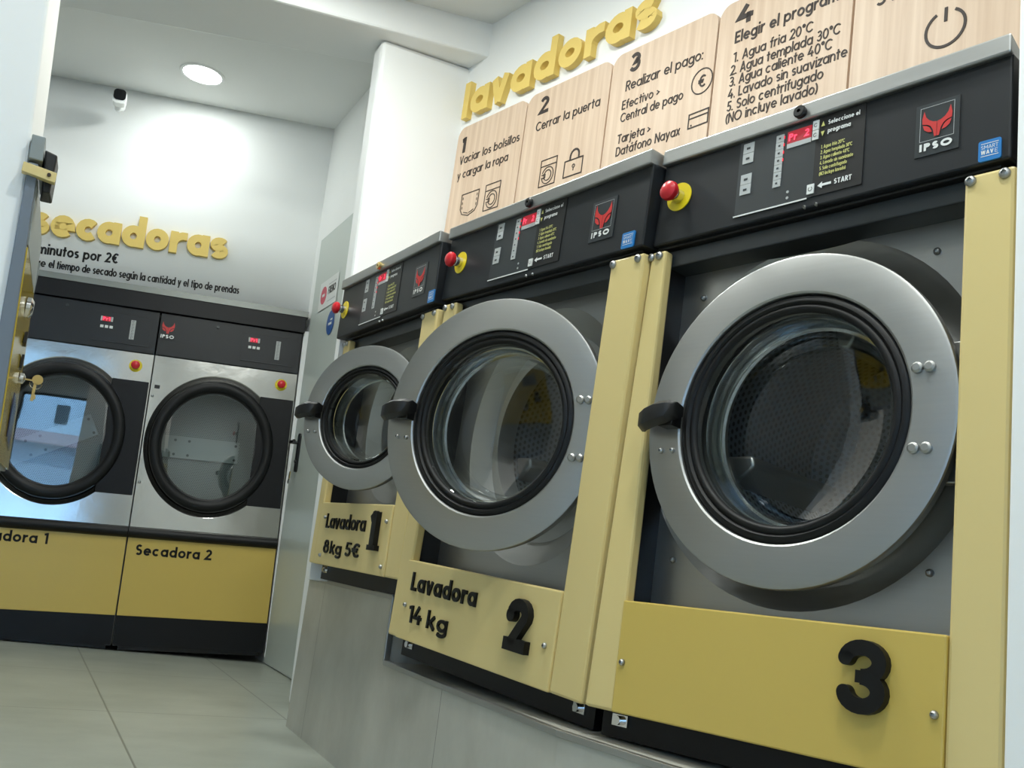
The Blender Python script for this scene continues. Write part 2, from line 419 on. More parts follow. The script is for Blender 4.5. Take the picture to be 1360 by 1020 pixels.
# ------------------------------------------------------------------ camera
F_PX = 1278.316; PITCH, ROLL, YAW = 0.1934, 0.1261, 0.4553; FZ = 0.6615
cy, sy = math.cos(YAW), math.sin(YAW)
f = Vector((sy, cy, 0)); r = Vector((cy, -sy, 0)); u = Vector((0, 0, 1))
c_, s_ = math.cos(PITCH), math.sin(PITCH); f2 = c_ * f + s_ * u; u2 = -s_ * f + c_ * u
c_, s_ = math.cos(ROLL), math.sin(ROLL); r3 = c_ * r + s_ * u2; u3 = -s_ * r + c_ * u2
cam = bpy.data.objects.new('camera', bpy.data.cameras.new('camera')); C.objects.link(cam)
cam.matrix_world = Matrix(((r3.x, u3.x, -f2.x, 0), (r3.y, u3.y, -f2.y, 0), (r3.z, u3.z, -f2.z, FZ), (0, 0, 0, 1)))
cam.data.sensor_width = 36; cam.data.lens = 36 * F_PX / 1360; cam.data.clip_start = .05
sc.camera = cam

# ------------------------------------------------------------------ room shell
CEIL = 3.22
g = G(); g.quad([(-3.4, -2.6, 0), (2.6, -2.6, 0), (2.6, 6.8, 0), (-3.4, 6.8, 0)], 'floor'); struct(g.obj('floor', smooth=False))
g = G(); g.box(-3.5, 2.7, -2.7, 6.85, CEIL, CEIL + .1, 'ceil'); struct(g.obj('ceiling', smooth=False))
# back wall above the dryers (follows their front), and the niche wall behind them
DX = Vector((.990, -.133, .046)); DZ = Vector((-.045, .011, .999)); DO = Vector((.611, 5.665, -.019))
DM = frame(DO, DX, DZ)
BO = DM @ Vector((0, .082, 0)); BM = frame(BO, DX, DZ)
g = G(); NX = 12; rows = []
for zi in range(8):
    row = []
    for k in range(NX + 1):
        xl = -3. + 4.1 * k / NX
        if zi == 0: p = BM @ Vector((xl, 0, 1.95))
        else:
            p0 = BM @ Vector((xl, 0, 2.45)); q = BM @ Vector((xl, 0, 3.2)); top = Vector((q.x, 5.60 + (1.3 - q.x) * .32 if q.x > -.6 else 6.208 + (-.6 - q.x) * .2, CEIL + .02)); p = p0.lerp(top, (zi - 1) / 6)
        row.append(p)
    rows.append(g.pts(row))
for a, b in zip(rows, rows[1:]):
    for k in range(NX): g.face([a[k], a[k + 1], b[k + 1], b[k]], 'wall')
o = g.obj('wall_back'); sd = o.modifiers.new('Solidify', 'SOLIDIFY'); sd.thickness = .08; sd.offset = -1; struct(o)
g = G(); g.box(-3.4, 2.7, 6.75, 6.85, 0, CEIL, 'wall'); struct(g.obj('wall_back_niche', smooth=False))
# right wall beside the dryers: leans very slightly
g = G(); g.hexa([(1.425, 4.2, 0), (1.55, 4.2, 0), (1.55, 5.85, 0), (1.425, 5.85, 0), (1.30, 4.2, CEIL + .02), (1.45, 4.2, CEIL + .02), (1.45, 5.75, CEIL + .02), (1.30, 5.75, CEIL + .02)], 'wall')
struct(g.obj('wall_right', smooth=False))
# wall behind the washers (carries the boards)
WO = Vector((1.95, 2., .6615)); WX = Vector((.18192576, -.98296126, -.0262711)); WZ = Vector((-.00334269, -.02733501, .99962074))
WM = frame(WO, WX, WZ); WI = WM.inverted()
g = G(); g.box(-2.3, 2.3, 0, .12, -.75, 2.66, 'wall'); o = g.obj('wall_washers', smooth=False); o.matrix_world = WM; struct(o)
# pillar in front of that wall and the beam above it
g = G(); g.hexa([(1.20, 4.10, .0), (1.75, 4.08, .0), (1.75, 4.4, .0), (1.20, 4.23, .0), (1.105, 4.10, 3.05), (1.75, 4.06, 3.05), (1.75, 4.4, 3.05), (1.105, 4.23, 3.05)], 'wall')
struct(g.obj('wall_pillar', smooth=False, bev=.02))
g = G(); g.hexa([(-3.4, 4.93, 3.05), (1.9, 3.85, 3.05), (1.9, 4.1, 3.05), (-3.4, 5.97, 3.05), (-3.4, 4.93, CEIL + .05), (1.9, 3.85, CEIL + .05), (1.9, 4.1, CEIL + .05), (-3.4, 5.97, CEIL + .05)], 'wall')
struct(g.obj('wall_beam', smooth=False, bev=.012))
g = G(); g.box(-3.5, -3.4, -2.6, 6.8, 0, CEIL + .02, 'wall'); struct(g.obj('wall_left', smooth=False))
g = G(); g.box(2.6, 2.7, -2.7, 6.85, 0, CEIL + .02, 'wall'); struct(g.obj('wall_far_right', smooth=False))
# shopfront behind the viewer
g = G()
for b in ((-3.5, -3.1), (-1.28, 2.7)): g.box(b[0], b[1], -2.7, -2.55, 0, CEIL + .02, 'wall')
g.box(-3.1, -1.28, -2.7, -2.55, 2.75, CEIL + .02, 'wall'); struct(g.obj('wall_front', smooth=False))
g = G()
for x in (-3.1, -1.34): g.box(x, x + .06, -2.66, -2.6, 0, 2.75, 'frame')
for z in (0, 2.69): g.box(-3.1, -1.28, -2.66, -2.6, z, z + .06, 'frame')
w1 = struct(g.obj('window_1', smooth=False)); g = G(); g.box(-3.06, -1.3, -2.635, -2.625, .05, 2.7, 'wglass'); g.obj('pane', w1, smooth=False)
# leaning column in the left foreground
def colx(z, far=0): return (-.133 + .0145 * far) - .087 * (z - 1.649) + (.001 if far else 0)
g = G()
P = []
for z in (0, CEIL + .01): P += [(-.42, 2.0, z), (colx(z), 2.0, z), (colx(z, 1), 2.32, z), (-.42, 2.32, z)]
g.hexa(P, 'wall'); struct(g.obj('wall_column', smooth=False, bev=.006))

# tiled plinth the washers stand on, with a step down
LOW, HIGH = .365, .5526
FP = [(1.066, 3.728), (1.05, 2.755), (1.044, 2.3), (1.05, 1.735), (1.10, 1.448), (1.24, .85), (1.34, .5)]
def xfront(y):
    for a, b in zip(FP, FP[1:]):
        if b[1] <= y <= a[1]: t = (a[1] - y) / (a[1] - b[1]); return a[0] + (b[0] - a[0]) * t
g = G()
g.hexa([(1.066, 3.728, 0), (1.6, 3.728, 0), (1.8, 2.755, 0), (1.05, 2.755, 0), (1.066, 3.728, HIGH), (1.6, 3.728, HIGH), (1.8, 2.755, HIGH), (1.05, 2.755, HIGH)], 'base')
for a, b in zip(FP[1:], FP[2:]):
    xa, xb = 1.75 + (2.2 - a[1]) * .18, 1.75 + (2.2 - b[1]) * .18
    g.hexa([(a[0], a[1], 0), (xa, a[1], 0), (xb, b[1], 0), (b[0], b[1], 0), (a[0], a[1], LOW), (xa, a[1], LOW), (xb, b[1], LOW), (b[0], b[1], LOW)], 'base')
pl = struct(g.obj('wall_plinth', smooth=False))
g = G(); t = .006
path = [(1.066, 3.728, HIGH), (1.05, 2.755, HIGH), (1.05, 2.755, LOW)] + [(x, y, LOW) for x, y in FP[2:]]
for i, (a, b) in enumerate(zip(path, path[1:])):
    if i == 1: g.box(1.05 - t, 1.05 + .012, 2.755 - t, 2.755 + t, LOW, HIGH, 'steel'); continue
    g.hexa([(a[0] - t, a[1], a[2] - .009), (a[0] + .012, a[1], a[2] - .009), (b[0] + .012, b[1], b[2] - .009), (b[0] - t, b[1], b[2] - .009),
            (a[0] - t, a[1], a[2] + .005), (a[0] + .012, a[1], a[2] + .005), (b[0] + .012, b[1], b[2] + .005), (b[0] - t, b[1], b[2] + .005)], 'steel')
struct(g.obj('trim_1', smooth=False, bev=.002))
# white end panel beside the first washer
g = G(); g.hexa([(.987, 3.455, HIGH), (1.42, 3.475, HIGH), (1.42, 3.495, HIGH), (.987, 3.475, HIGH), (.958, 3.487, 1.67), (1.42, 3.50, 1.67), (1.42, 3.52, 1.67), (.958, 3.51, 1.67)], 'wall')
struct(g.obj('trim_2', smooth=False))

# pale door in the right wall
g = G(); g.hexa([(1.408, 4.25, .012), (1.43, 4.25, .012), (1.43, 5.56, .012), (1.408, 5.56, .012), (1.318, 4.25, 2.47), (1.4, 4.25, 2.47), (1.4, 5.52, 2.47), (1.318, 5.52, 2.47)], 'doorgrey')
dr = struct(g.obj('door_1', smooth=False))
dx = lambda z: 1.408 - (z - .012) * .0366
g = G(); g.rrect(-.02, .02, -.11, .11, .018, -.012, 0, 'black'); g.tube([(0, -.01, .055), (0, -.055, .055), (.10, -.06, .055)], .009, 'black'); g.lathe([(0, -.02), (.008, -.02), (.01, -.01)], (0, 0, -.05), 'black', 14)
hd = g.obj('handle', dr); hd.matrix_world = frame((dx(1.18), 5.40, 1.18), (0, -1, 0), (-.0366, 0, 1))
g = G(); g.box(-.01, .01, -.03, -.026, -.09, -.05, 'brass'); g.lathe([(0, -.031), (.014, -.031), (.014, -.026), (0, -.026)], (0, 0, -.105), 'chrome', 20)
k = g.obj('key', smooth=True); k.matrix_world = frame((dx(1.12) , 5.42, 1.12), (0, -1, 0), (0, 0, 1))
tag(k, 'small key hanging below the black handle of the pale grey door', 'key')

# ------------------------------------------------------------------ shared small parts
def screw(parent, x, y, z, r=.009):
    g = G(); g.lathe([(r, 0), (r, -.003), (r * .8, -.006), (r * .45, -.0075), (r * .42, -.004), (0, -.004)], (x, y, z), 'steel', 14)
    return g.obj('screw', parent)
def fox(g, cx, cz, s, y, m):
    hd = [(.015, .05), (.25, .1), (.5, .26), (.7, .52), (.83, .95), (.95, .42), (.92, .06), (.62, -.02), (.4, -.18), (.25, -.45), (.15, -.95), (.015, -.95)]
    ey = [(.90, -.03), (.64, -.11), (.46, -.26), (.30, -.60), (.55, -.56), (.80, -.36)]
    for P in (hd, ey):
        for q in (1, -1): g.prism([(cx + q * a * s, cz + b * s) for a, b in P][::q], y, None, m)
def estop(parent, x, y, z, k=1.):
    g = G(); g.lathe([(0, -.002), (.033 * k, -.002), (.033 * k, .0)], (x, y, z), 'disc', 36); e = g.obj('emergency_stop', parent)
    g = G(); g.lathe([(.015 * k, -.002), (.015 * k, -.02), (.012 * k, -.02), (.012 * k, -.03)], (x, y, z), 'chrome', 24); g.obj('collar', e)
    g = G(); g.lathe([(.012 * k, -.026), (.02 * k, -.028), (.0225 * k, -.034), (.021 * k, -.042), (.014 * k, -.048), (0, -.05)], (x, y, z), 'stop', 32); g.obj('push_button', e)
    e['label'] = 'red mushroom emergency stop on a yellow disc'
    return e

def washer(M, hw, dz, dc, dr_, closed_c, dish, txt, labels, topx, a, b, yf, num, lp, rp, deep):
    """hw half width; dz height change of everything above the window; dc door centre; dr_ (yaw, outer, inner radius); a+b*x lays out the fascia"""
    T = thing('washing_machine', M, labels, 'washing machine', 'washing machines in a row on the plinth')
    yaw, ro, ri = dr_; top = 1.212 + dz; PT = .97 + dz; ZP = .214
    # cabinet
    g = G(); ib = .06
    for q in (-1, 1): g.hexa([(q * (hw - .014), .1, -.018), (q * hw, .1, -.018), (q * (hw - ib), deep, -.018), (q * (hw - ib - .014), deep, -.018), (q * (hw - .014), .1, top - .02), (q * hw, .1, top - .02), (q * (hw - ib), deep, top - .02), (q * (hw - ib - .014), deep, top - .02)][::1], 'dark_steel')
    g.box(-hw + ib, hw - ib, deep - .015, deep, -.018, top - .02, 'dark_steel')
    for z in (top - .03, -.018): g.hexa([(-hw, .1, z), (hw, .1, z), (hw - ib, deep, z), (ib - hw, deep, z), (-hw, .1, z + .015), (hw, .1, z + .015), (hw - ib, deep, z + .015), (ib - hw, deep, z + .015)], 'dark_steel')
    g.obj('cabinet', T, smooth=False)
    # black base with levelling bolts
    g = G(); g.hexa([(-hw + .01, .05, -.052), (hw - .01, .05, -.052), (hw - .07, deep - .02, -.03), (.07 - hw, deep - .02, -.03), (-hw + .01, .05, .012), (hw - .01, .05, .012), (hw - .07, deep - .02, .012), (.07 - hw, deep - .02, .012)], 'kick'); kb = g.obj('base', T, smooth=False)
    for x in (-hw + .06, hw - .06):
        g = G(); g.box(x - .02, x + .02, .044, .052, -.028, -.006, 'chrome'); g.lathe([(0, .034), (.009, .034), (.009, .046)], (x, 0, -.017), 'chrome', 12); g.obj('levelling_bolt', kb)
    # front plate with dished opening
    cx, cz, R = dish
    g = G(); g.holed(-hw + .003, hw - .003, .02, PT + .015, (cx, cz), R, .09, 'steel')
    g.lathe([(R, .09), (R - .006, .094), (R - .05, .115), (R - .062, .125), (ri * .98, .128), (ri * .95, .10), (ri * .9, .10), (ri * .88, .15)], (cx, 0, cz), 'steel', 72)
    fp = g.obj('front_plate', T)
    xs = .235 / .4 * hw
    for x, z in ((-hw + .125, PT - .09), (xs, PT - .085), (-hw + .115, .31), (xs + .01, .315)): screw(fp, x, .09, z, .007)
    # drum behind the opening
    g = G(); Rd = ri * 1.0
    g.lathe([(ri * .9, .15), (Rd, .16), (Rd, deep - .1)], (cx, 0, cz), 'drum', 64, uvs=True); g.lathe([(Rd, deep - .1), (Rd * .6, deep - .08), (.05, deep - .09), (0, deep - .1)], (cx, 0, cz), 'drum', 64, uvs=True)
    d = g.obj('drum', T)
    for k in range(3):
        an = math.radians(200 + 120 * k); n = Vector((math.cos(an), 0, math.sin(an))); tn = Vector((-math.sin(an), 0, math.cos(an))); c0 = Vector((cx, 0, cz))
        P = []
        for q, hh in ((Rd * .99, .035), (Rd * .72, .012)):
            for y, sg in ((.18, -1), (.18, 1), (deep - .12, 1), (deep - .12, -1)): P.append(c0 + n * q + tn * hh * sg + Vector((0, y, 0)))
        g = G(); g.hexa(P, 'dark_steel'); g.obj('lifter', d, bev=.006)
    # posts and yellow panel
    for x0, x1 in ((-hw, -hw + lp), (hw - rp, hw)):
        g = G(); g.box(x0 + .001, x1, 0, .028, .0, PT, 'post'); p = g.obj('side_post', T, smooth=False, bev=.006)
        for x in (x0 + (.012 if lp < .075 else .04 if x0 < 0 else .012), x1 - .016): screw(p, x, 0, PT - .012, .0095)
    px0 = -hw + lp - .002; px1 = hw - rp + .001
    if num != '3': px0 = -hw + .06
    g = G(); g.box(px0, px1, -.004, .03, .0, ZP, 'panel' if num == '3' else 'post'); pn = g.obj('lower_panel', T, smooth=False, bev=.003)
    if num == '3': pn['label'] = 'deeper yellow lower panel'
    for x, z in txt['screws']: screw(pn, x, -.004, z, .0065)
    for x0, x1 in ((-hw + .002, -hw + lp - .012), (hw - rp + .012, hw - .002)):
        g = G(); g.box(x0, x1, .03, .12, .0, PT - .01, 'black'); g.obj('recess_shadow', T, smooth=False)  # black box standing in for the shadow gap between post and front plate
    # raised number
    g = G(); x, z, hgt, wd, wt = txt['num']
    if num == '1': g.stroke([(x - wd * .2, z + .008), (x + wd * .75, z + .008)], .016, -.02, -.004, 'ink'); g.stroke([(x + wd * .28, z), (x + wd * .28, z + hgt)], wt, -.02, -.004, 'ink'); g.stroke([(x - wd * .12, z + hgt * .8), (x + wd * .28, z + hgt * .95)], wt * .62, -.02, -.004, 'ink')
    if num == '2': g.stroke(arc(x + wd * .5, z + hgt * .7, wd * .5 - wt / 2, hgt * .3 - wt / 2, 185, -20) + [(x + wd * .28, z + wt * .62)], wt, -.02, -.004, 'ink'); g.stroke([(x - wd * .02, z + wt * .55), (x + wd * 1.02, z + wt * .55)], wt * 1.1, -.02, -.004, 'ink'); g.lathe([(0, -.02), (wt * .62, -.02), (wt * .62, -.004)], (x + wt * .5, 0, z + hgt * .67), 'ink', 24)
    if num == '3':
        q = (hgt - wt) / 4; rx = wd - wt; xc = x + wt / 2
        for n, cz_ in ((0, z + hgt - wt / 2 - q), (1, z + wt / 2 + q)):
            P = [(xc + .002, cz_ + (q * .30 if n == 0 else -q * .30))]
            P += [(xc + rx * .42 + rx * .58 * math.cos(t), cz_ + q * math.sin(t)) for t in [PI * 1.02 - (PI * 1.02 + PI / 2) * m / 18 if n == 0 else -PI * 1.02 + (PI * 1.02 + PI / 2) * m / 18 for m in range(1, 19)]]
            g.stroke(P[1:], wt, -.02 - .0005 * n, -.004, 'ink')
            g.lathe([(0, -.02), (wt * .5, -.02), (wt * .5, -.004)], (P[1][0], 0, P[1][1]), 'ink', 24)
        g.stroke([(xc + rx * .22, z + hgt / 2), (xc + rx * .55, z + hgt / 2)], wt * .8, -.0195, -.004, 'ink')
    g.obj('number', pn, angle=30)
    for s, x, z, size, wd in txt['lines']:
        g = G(); text(g, s, x, z, size, -.009, 'ink', w=(.19 if s != '8' else .17) if num != '1' else .155, gap=.12, depth=-.004, width=wd); g.obj('lettering', pn, angle=30)
    # control fascia
    x0, x1 = topx; zb = .985 + dz; A = lambda x: a + b * x; Z = lambda z: z + dz
    g = G(); g.box(x0, x1, yf, .12, zb, top - .03, 'fascia'); fa = g.obj('control_fascia', T, smooth=False, bev=.004)
    g = G(); g.box(x0 + .02, x1 - .02, .03, .1, zb - .045, zb - .006, 'overlay'); g.box(x0 + .02, x1 - .02, .015, .1, zb - .006, zb + .002, 'black'); g.obj('lower_rail', T, smooth=False, bev=.003)
    for q in (.015, .04): screw(fa, A(q), yf + .004, zb + .004, .004)
    g = G(); g.hexa([(x0 - .002, yf - .012, top - .037), (x1 + .002, yf - .012, top - .037), (x1 - .04, .3, top - .037), (x0 + .04, .3, top - .037), (x0 - .002, yf - .012, top), (x1 + .002, yf - .012, top), (x1 - .04, .3, top), (x0 + .04, .3, top)], 'steel'); tt = g.obj('top_trim', T, smooth=False, bev=.004)
    g = G(); g.lathe([(.013, 0), (.0135, -.008), (.011, -.011), (.004, -.011), (.004, -.006), (0, -.006)], (A(.0) if num != '1' else A(-.02), yf - .012, top - .021), 'black' if num != '1' else 'brass', 24); g.obj('lock', tt)
    estop(fa, A(-.302), yf, Z(1.09))
    # control unit
    y1 = yf - .0016; y2 = yf - .003
    g = G(); g.box(A(-.148), A(.03), y1, yf + .01, Z(1.006), Z(1.183), 'overlay'); g.box(A(.03), A(.133), y1, yf + .01, Z(1.006), Z(1.183), 'black'); cu = g.obj('control_unit', fa, smooth=False)
    g = G(); g.box(A(-.15), A(.02), y2, y1, Z(1.003), Z(1.006), 'white'); g.obj('edge_line', cu, smooth=False)
    for z0 in (1.121, 1.05):
        g = G()
        for q in (0, 1): g.box(A(-.139), A(-.113), y2, y1, Z(z0 + .0235 * q), Z(z0 + .0225 + .0235 * q), 'key'); g.rect(A(-.131), A(-.122), Z(z0 + .008 + .0235 * q), Z(z0 + .013 + .0235 * q), y2 - .0004, 'overlay')
        g.obj('symbol_label', cu, smooth=False)
    g = G()
    for q in range(7): g.box(A(-.060), A(-.042), y2, y1, Z(1.047 + .0166 * q), Z(1.047 + .0158 + .0166 * q), 'key'); g.rect(A(-.054), A(-.049), Z(1.053 + .0166 * q), Z(1.057 + .0166 * q), y2 - .0004, 'overlay')
    g.obj('programme_label', cu, smooth=False)
    g = G()
    for q in (3, 4, 5, 6): g.box(A(-.0425), A(-.0405), y2, y1, Z(1.052 + .0166 * q), Z(1.058 + .0166 * q), 'dot')
    g.obj('indicator_light', cu, smooth=False)
    g = G(); g.box(A(-.034), A(.02), y2, y1, Z(1.136), Z(1.163), 'led'); dsp = g.obj('display', cu, smooth=False)
    for ss, xx in (('Pr', -.03), ('2', .006)): g = G(); text(g, ss, A(xx), Z(1.141), .016, y2 - .001, 'digit', w=.2); g.obj('digits', dsp, smooth=False)
    g = G(); g.box(A(-.034), A(.02), y2, y1, Z(1.126), Z(1.136), 'key'); g.obj('display_label', cu, smooth=False)
    for q in (0, 1):
        g = G(); g.box(A(.023), A(.036), y2 - .001, y1, Z(1.127 + .0215 * q), Z(1.147 + .0215 * q), 'white'); g.stroke(arc(A(.0295), Z(1.137 + .0215 * q), .0035, .0035, 40, 330), .0012, y2 - .0015, None, 'overlay'); g.obj('button', cu, smooth=False)
    g = G(); g.prism([(A(.041), Z(1.152)), (A(.049), Z(1.152)), (A(.045), Z(1.163))], y2, None, 'lime'); g.prism([(A(.041), Z(1.141)), (A(.045), Z(1.13)), (A(.049), Z(1.141))], y2, None, 'lime'); g.obj('arrow_mark', cu, smooth=False)
    for ss, xx, zz, hh, ww in (('Seleccione el', .056, 1.152, .010, .066), ('programa', .056, 1.134, .010, .048), ('START', .077, 1.02, .011, .036)): g = G(); text(g, ss, A(xx), Z(zz), hh, y2, 'white', w=.2, width=ww * b); g.obj('lettering', cu, smooth=False)
    g = G(); g.prism([(A(.042), Z(1.025)), (A(.052), Z(1.018)), (A(.052), Z(1.0225)), (A(.071), Z(1.0225)), (A(.071), Z(1.0275)), (A(.052), Z(1.0275)), (A(.052), Z(1.032))], y2, None, 'white'); g.obj('arrow_mark', cu, smooth=False)
    g = G()
    for q, (s, wd) in enumerate((('1. Agua fria 20°C', .05), ('2. Agua templada 30°C', .066), ('3. Agua caliente 40°C', .061), ('4. Lavado sin suavizante', .069), ('5. Solo centrifugado', .057), ('(NO incluye lavado)', .055))):
        text(g, s, A(.044), Z(1.103 - .0115 * q), .0078, y2, 'lime', w=.15, width=wd * b)
    g.obj('programme_list', cu, smooth=False)
    g = G(); g.box(A(.02), A(.035), y2 - .001, y1, Z(1.012), Z(1.032), 'white'); g.stroke(arc(A(.0275), Z(1.022), .004, .004, 120, 420), .0013, y2 - .0015, None, 'overlay'); g.obj('start_button', cu, smooth=False)
    for z in (1.03, 1.017):
        g = G(); g.lathe([(0, -.001), (.003, -.001), (.003, 0)], (A(-.024), y1, Z(z)), 'key', 12); g.obj('indicator_light', cu)
    # badge and sticker
    g = G(); g.box(A(.232), A(.310), y1, yf + .004, Z(1.028), Z(1.13), 'overlay'); bd = g.obj('badge', fa, smooth=False)
    sx_ = A(.301) - A(.241); g = G(); fox(g, A(.271), Z(1.0885), sx_ * .47, y2, 'red'); g.obj('emblem', bd, smooth=False)
    g = G(); g.stroke([(A(.241), Z(1.056)), (A(.301), Z(1.056)), (A(.301), Z(1.122)), (A(.241), Z(1.122))], .0009, y2, None, 'key', True); g.obj('emblem_frame', bd, smooth=False)
    g = G(); text(g, 'IPSO', A(.240), Z(1.037), .0145, y2, 'white', w=.3, gap=.05, width=.060 * b); g.obj('lettering', bd, smooth=False)
    g = G(); g.rrect(A(.344), A(.381), Z(.988), Z(1.026), .004, y2, yf, 'blue'); st = g.obj('sticker', fa, smooth=False)
    g = G(); text(g, 'SMART', A(.3485), Z(1.0095), .007, y2 - .0005, 'white', w=.11, width=.028 * b); text(g, 'WAV', A(.3485), Z(1.000), .0075, y2 - .0005, 'white', w=.22, width=.0205 * b); text(g, 'E', A(.371), Z(1.000), .0075, y2 - .0005, 'white', w=.1, width=.005 * b)
    for z in (.996, 1.019): g.rect(A(.3485), A(.377), Z(z), Z(z + .0012), y2 - .0005, 'white')
    g.obj('lettering', st, smooth=False)
    # door, swung on its hinge
    g = G(); g.lathe([(ri, .016), (ri, .006), (ri + .0015, .0025), (ri + .005, .0), (ro - .006, .0), (ro - .0015, .002), (ro, .006), (ro - .001, .022), (ro - .012, .034), (ri + .03, .04), (ri, .03), (ri, .016)], (0, 0, 0), 'steel', 96)
    D = g.obj('door', T, loc=dc, rot=(0, 0, yaw), angle=24)
    k = ri / .234
    g = G(); g.lathe([(ri, .010), (ri - .005 * k, .004), (ri - .013 * k, .003), (ri - .018 * k, .008), (ri - .023 * k, .004), (ri - .029 * k, .005), (ri - .034 * k, .013), (ri - .035 * k, .04), (ri, .04)], (0, 0, 0), 'rubber', 80); g.obj('gasket', D, angle=50)
    g = G(); rg = ri - .033 * k; g.lathe([(rg, .012), (rg - .006, .018), (rg - .016 * k, .07), (rg - .02 * k, .115), (rg - .032 * k, .132), (rg - .06 * k, .142), (rg - .1 * k, .151), (rg * .25, .157), (0, .158)], (0, 0, 0), 'glass', 80); g.obj('glass_bowl', D)
    g = G(); g.lathe([(rg + .001, .045), (rg + .002, .075), (rg - .006 * k, .088), (rg - .012 * k, .09)], (0, 0, 0), 'chrome', 80); g.obj('bowl_rim', D)
    # handle: a stubby curved grip at the left
    hx = -(ri + .020); g = G()
    prof = [(-.062, -.012, .017, -.002), (-.058, -.026, .022, .0), (-.036, -.038, .026, .003), (-.010, -.042, .026, .009), (.014, -.038, .023, .014), (.026, -.028, .018, .017), (.028, -.012, .012, .018)]
    ring = []
    for x, y, hh, zc in prof: ring.append(g.pts([(hx + x, y - .012, zc + hh * .6), (hx + x, y - .012, zc - hh * .6), (hx + x, y + .004, zc - hh), (hx + x, min(y + .012, -.004), zc - hh * .8), (hx + x, min(y + .012, -.004), zc + hh * .8), (hx + x, y + .004, zc + hh)]))
    for p, q in zip(ring, ring[1:]):
        for i in range(6): g.face([p[i], q[i], q[(i + 1) % 6], p[(i + 1) % 6]], 'black')
    g.face(ring[0], 'black'); g.face(ring[-1][::-1], 'black'); g.box(hx - .012, hx + .022, -.03, .0, -.014, .02, 'black')
    h = g.obj('handle', D, bev=.004, angle=60)
    for x in (-.02, .008): screw(D, hx + x, 0, -.058, .006)
    for z in (.066, -.07):
        for x in (-.034, -.013): g = G(); g.lathe([(.0095, 0), (.0095, -.006), (.006, -.009), (0, -.009)], (ro + x - .022 - abs(z) * .2, 0, z), 'steel', 18); g.obj('hinge_bolt', D)
    g = G(); g.box(ro - .06, ro - .012, .038, .06, -.12, .12, 'dark_steel'); g.obj('hinge', D, bev=.003)
    return T

M3 = frame((1.1842, 1.3189, .4321), (.2421, -.9700, .0226), (.0420, .0338, .9985))
M3 = frame((1.184, 1.319, .432), Vector((1.282, .928, .441)) - Vector((1.086, 1.71, .423)), (.042, .034, .999))
M2 = frame((1.050, 2.193, .437), Vector((1.097, 1.74, .42)) - Vector((1.003, 2.646, .454)), (.019, -.035, .999))
M1 = frame((.990, 3.036, .609), Vector((1.014, 2.646, .605)) - Vector((.966, 3.427, .614)), (-.005, -.012, 1.))
W3 = washer(M3, .403, 0., (.0113, -.0066, .5727), (.0209, .3145, .2344), None, (-.02, .592, .362),
       dict(screws=[(-.310, .095), (.307, .097)], num=(.163, .079, .113, .074, .024), lines=[]),
       'large washing machine with closed round door, deep yellow panel and black number 3', (-.395, .395), 0., 1., .0, '3', .079, .083, .62)
W2 = washer(M2, .456, 0., (.055, -.0851, .5826), (.4447, .3141, .2308), None, (.02, .585, .335),
       dict(screws=[(-.365, .092), (.311, .093)], num=(.168, .062, .118, .085, .026), lines=[('Lavadora', -.346, .134, .050, .35), ('14', -.333, .050, .046, .075), ('kg', -.228, .050, .046, .115)]),
       'middle washing machine, door ajar, marked 14 kg with black number 2', (-.475, .452), -.03, 1.19, -.004, '2', .072, .115, .58)
W1 = washer(M1, .3916, -.16, (.0504, -.0555, .4893), (.5543, .2384, .1684), None, (.012, .492, .265),
       dict(screws=[(-.275, .162), (-.27, .032), (.26, .163), (.265, .028)], num=(.178, .072, .118, .065, .034), lines=[('Lavadora', -.254, .126, .050, .355), ('8', -.245, .042, .044, .052), ('kg', -.18, .042, .042, .105), ('5€', -.04, .042, .045, .125)]),
       'small washing machine farthest left, door ajar, marked 8 kg with number 1', (-.44, .388), -.045, 1.15, -.015, '1', .055, .106, .58)

def trim_mesh(root, fn, skip=('door',)):
    """shave a machine's own sheet metal where its neighbour or the floor begins"""
    for o in root.children_recursive:
        a = o
        while a.parent is not root: a = a.parent
        if o.type != 'MESH' or a.name.split('.')[0] in skip: continue
        for v in o.data.vertices: v.co = fn(v.co.copy())
def left_limit(c0, cz, cy):
    def fn(p):
        lim = c0 + cz * p.z + cy * p.y
        if p.x < lim: p.x = lim
        return p
    return fn
trim_mesh(W3, left_limit(-.424, .0608, .18)); trim_mesh(W2, left_limit(-.4525, -.027, .045))
# white pier at the right edge of washer three
g = G(); g.box(.412, .95, -.02, .9, -.435, 2.78, 'wall'); o = g.obj('wall_pier', smooth=False, bev=.004); o.matrix_world = M3; struct(o)

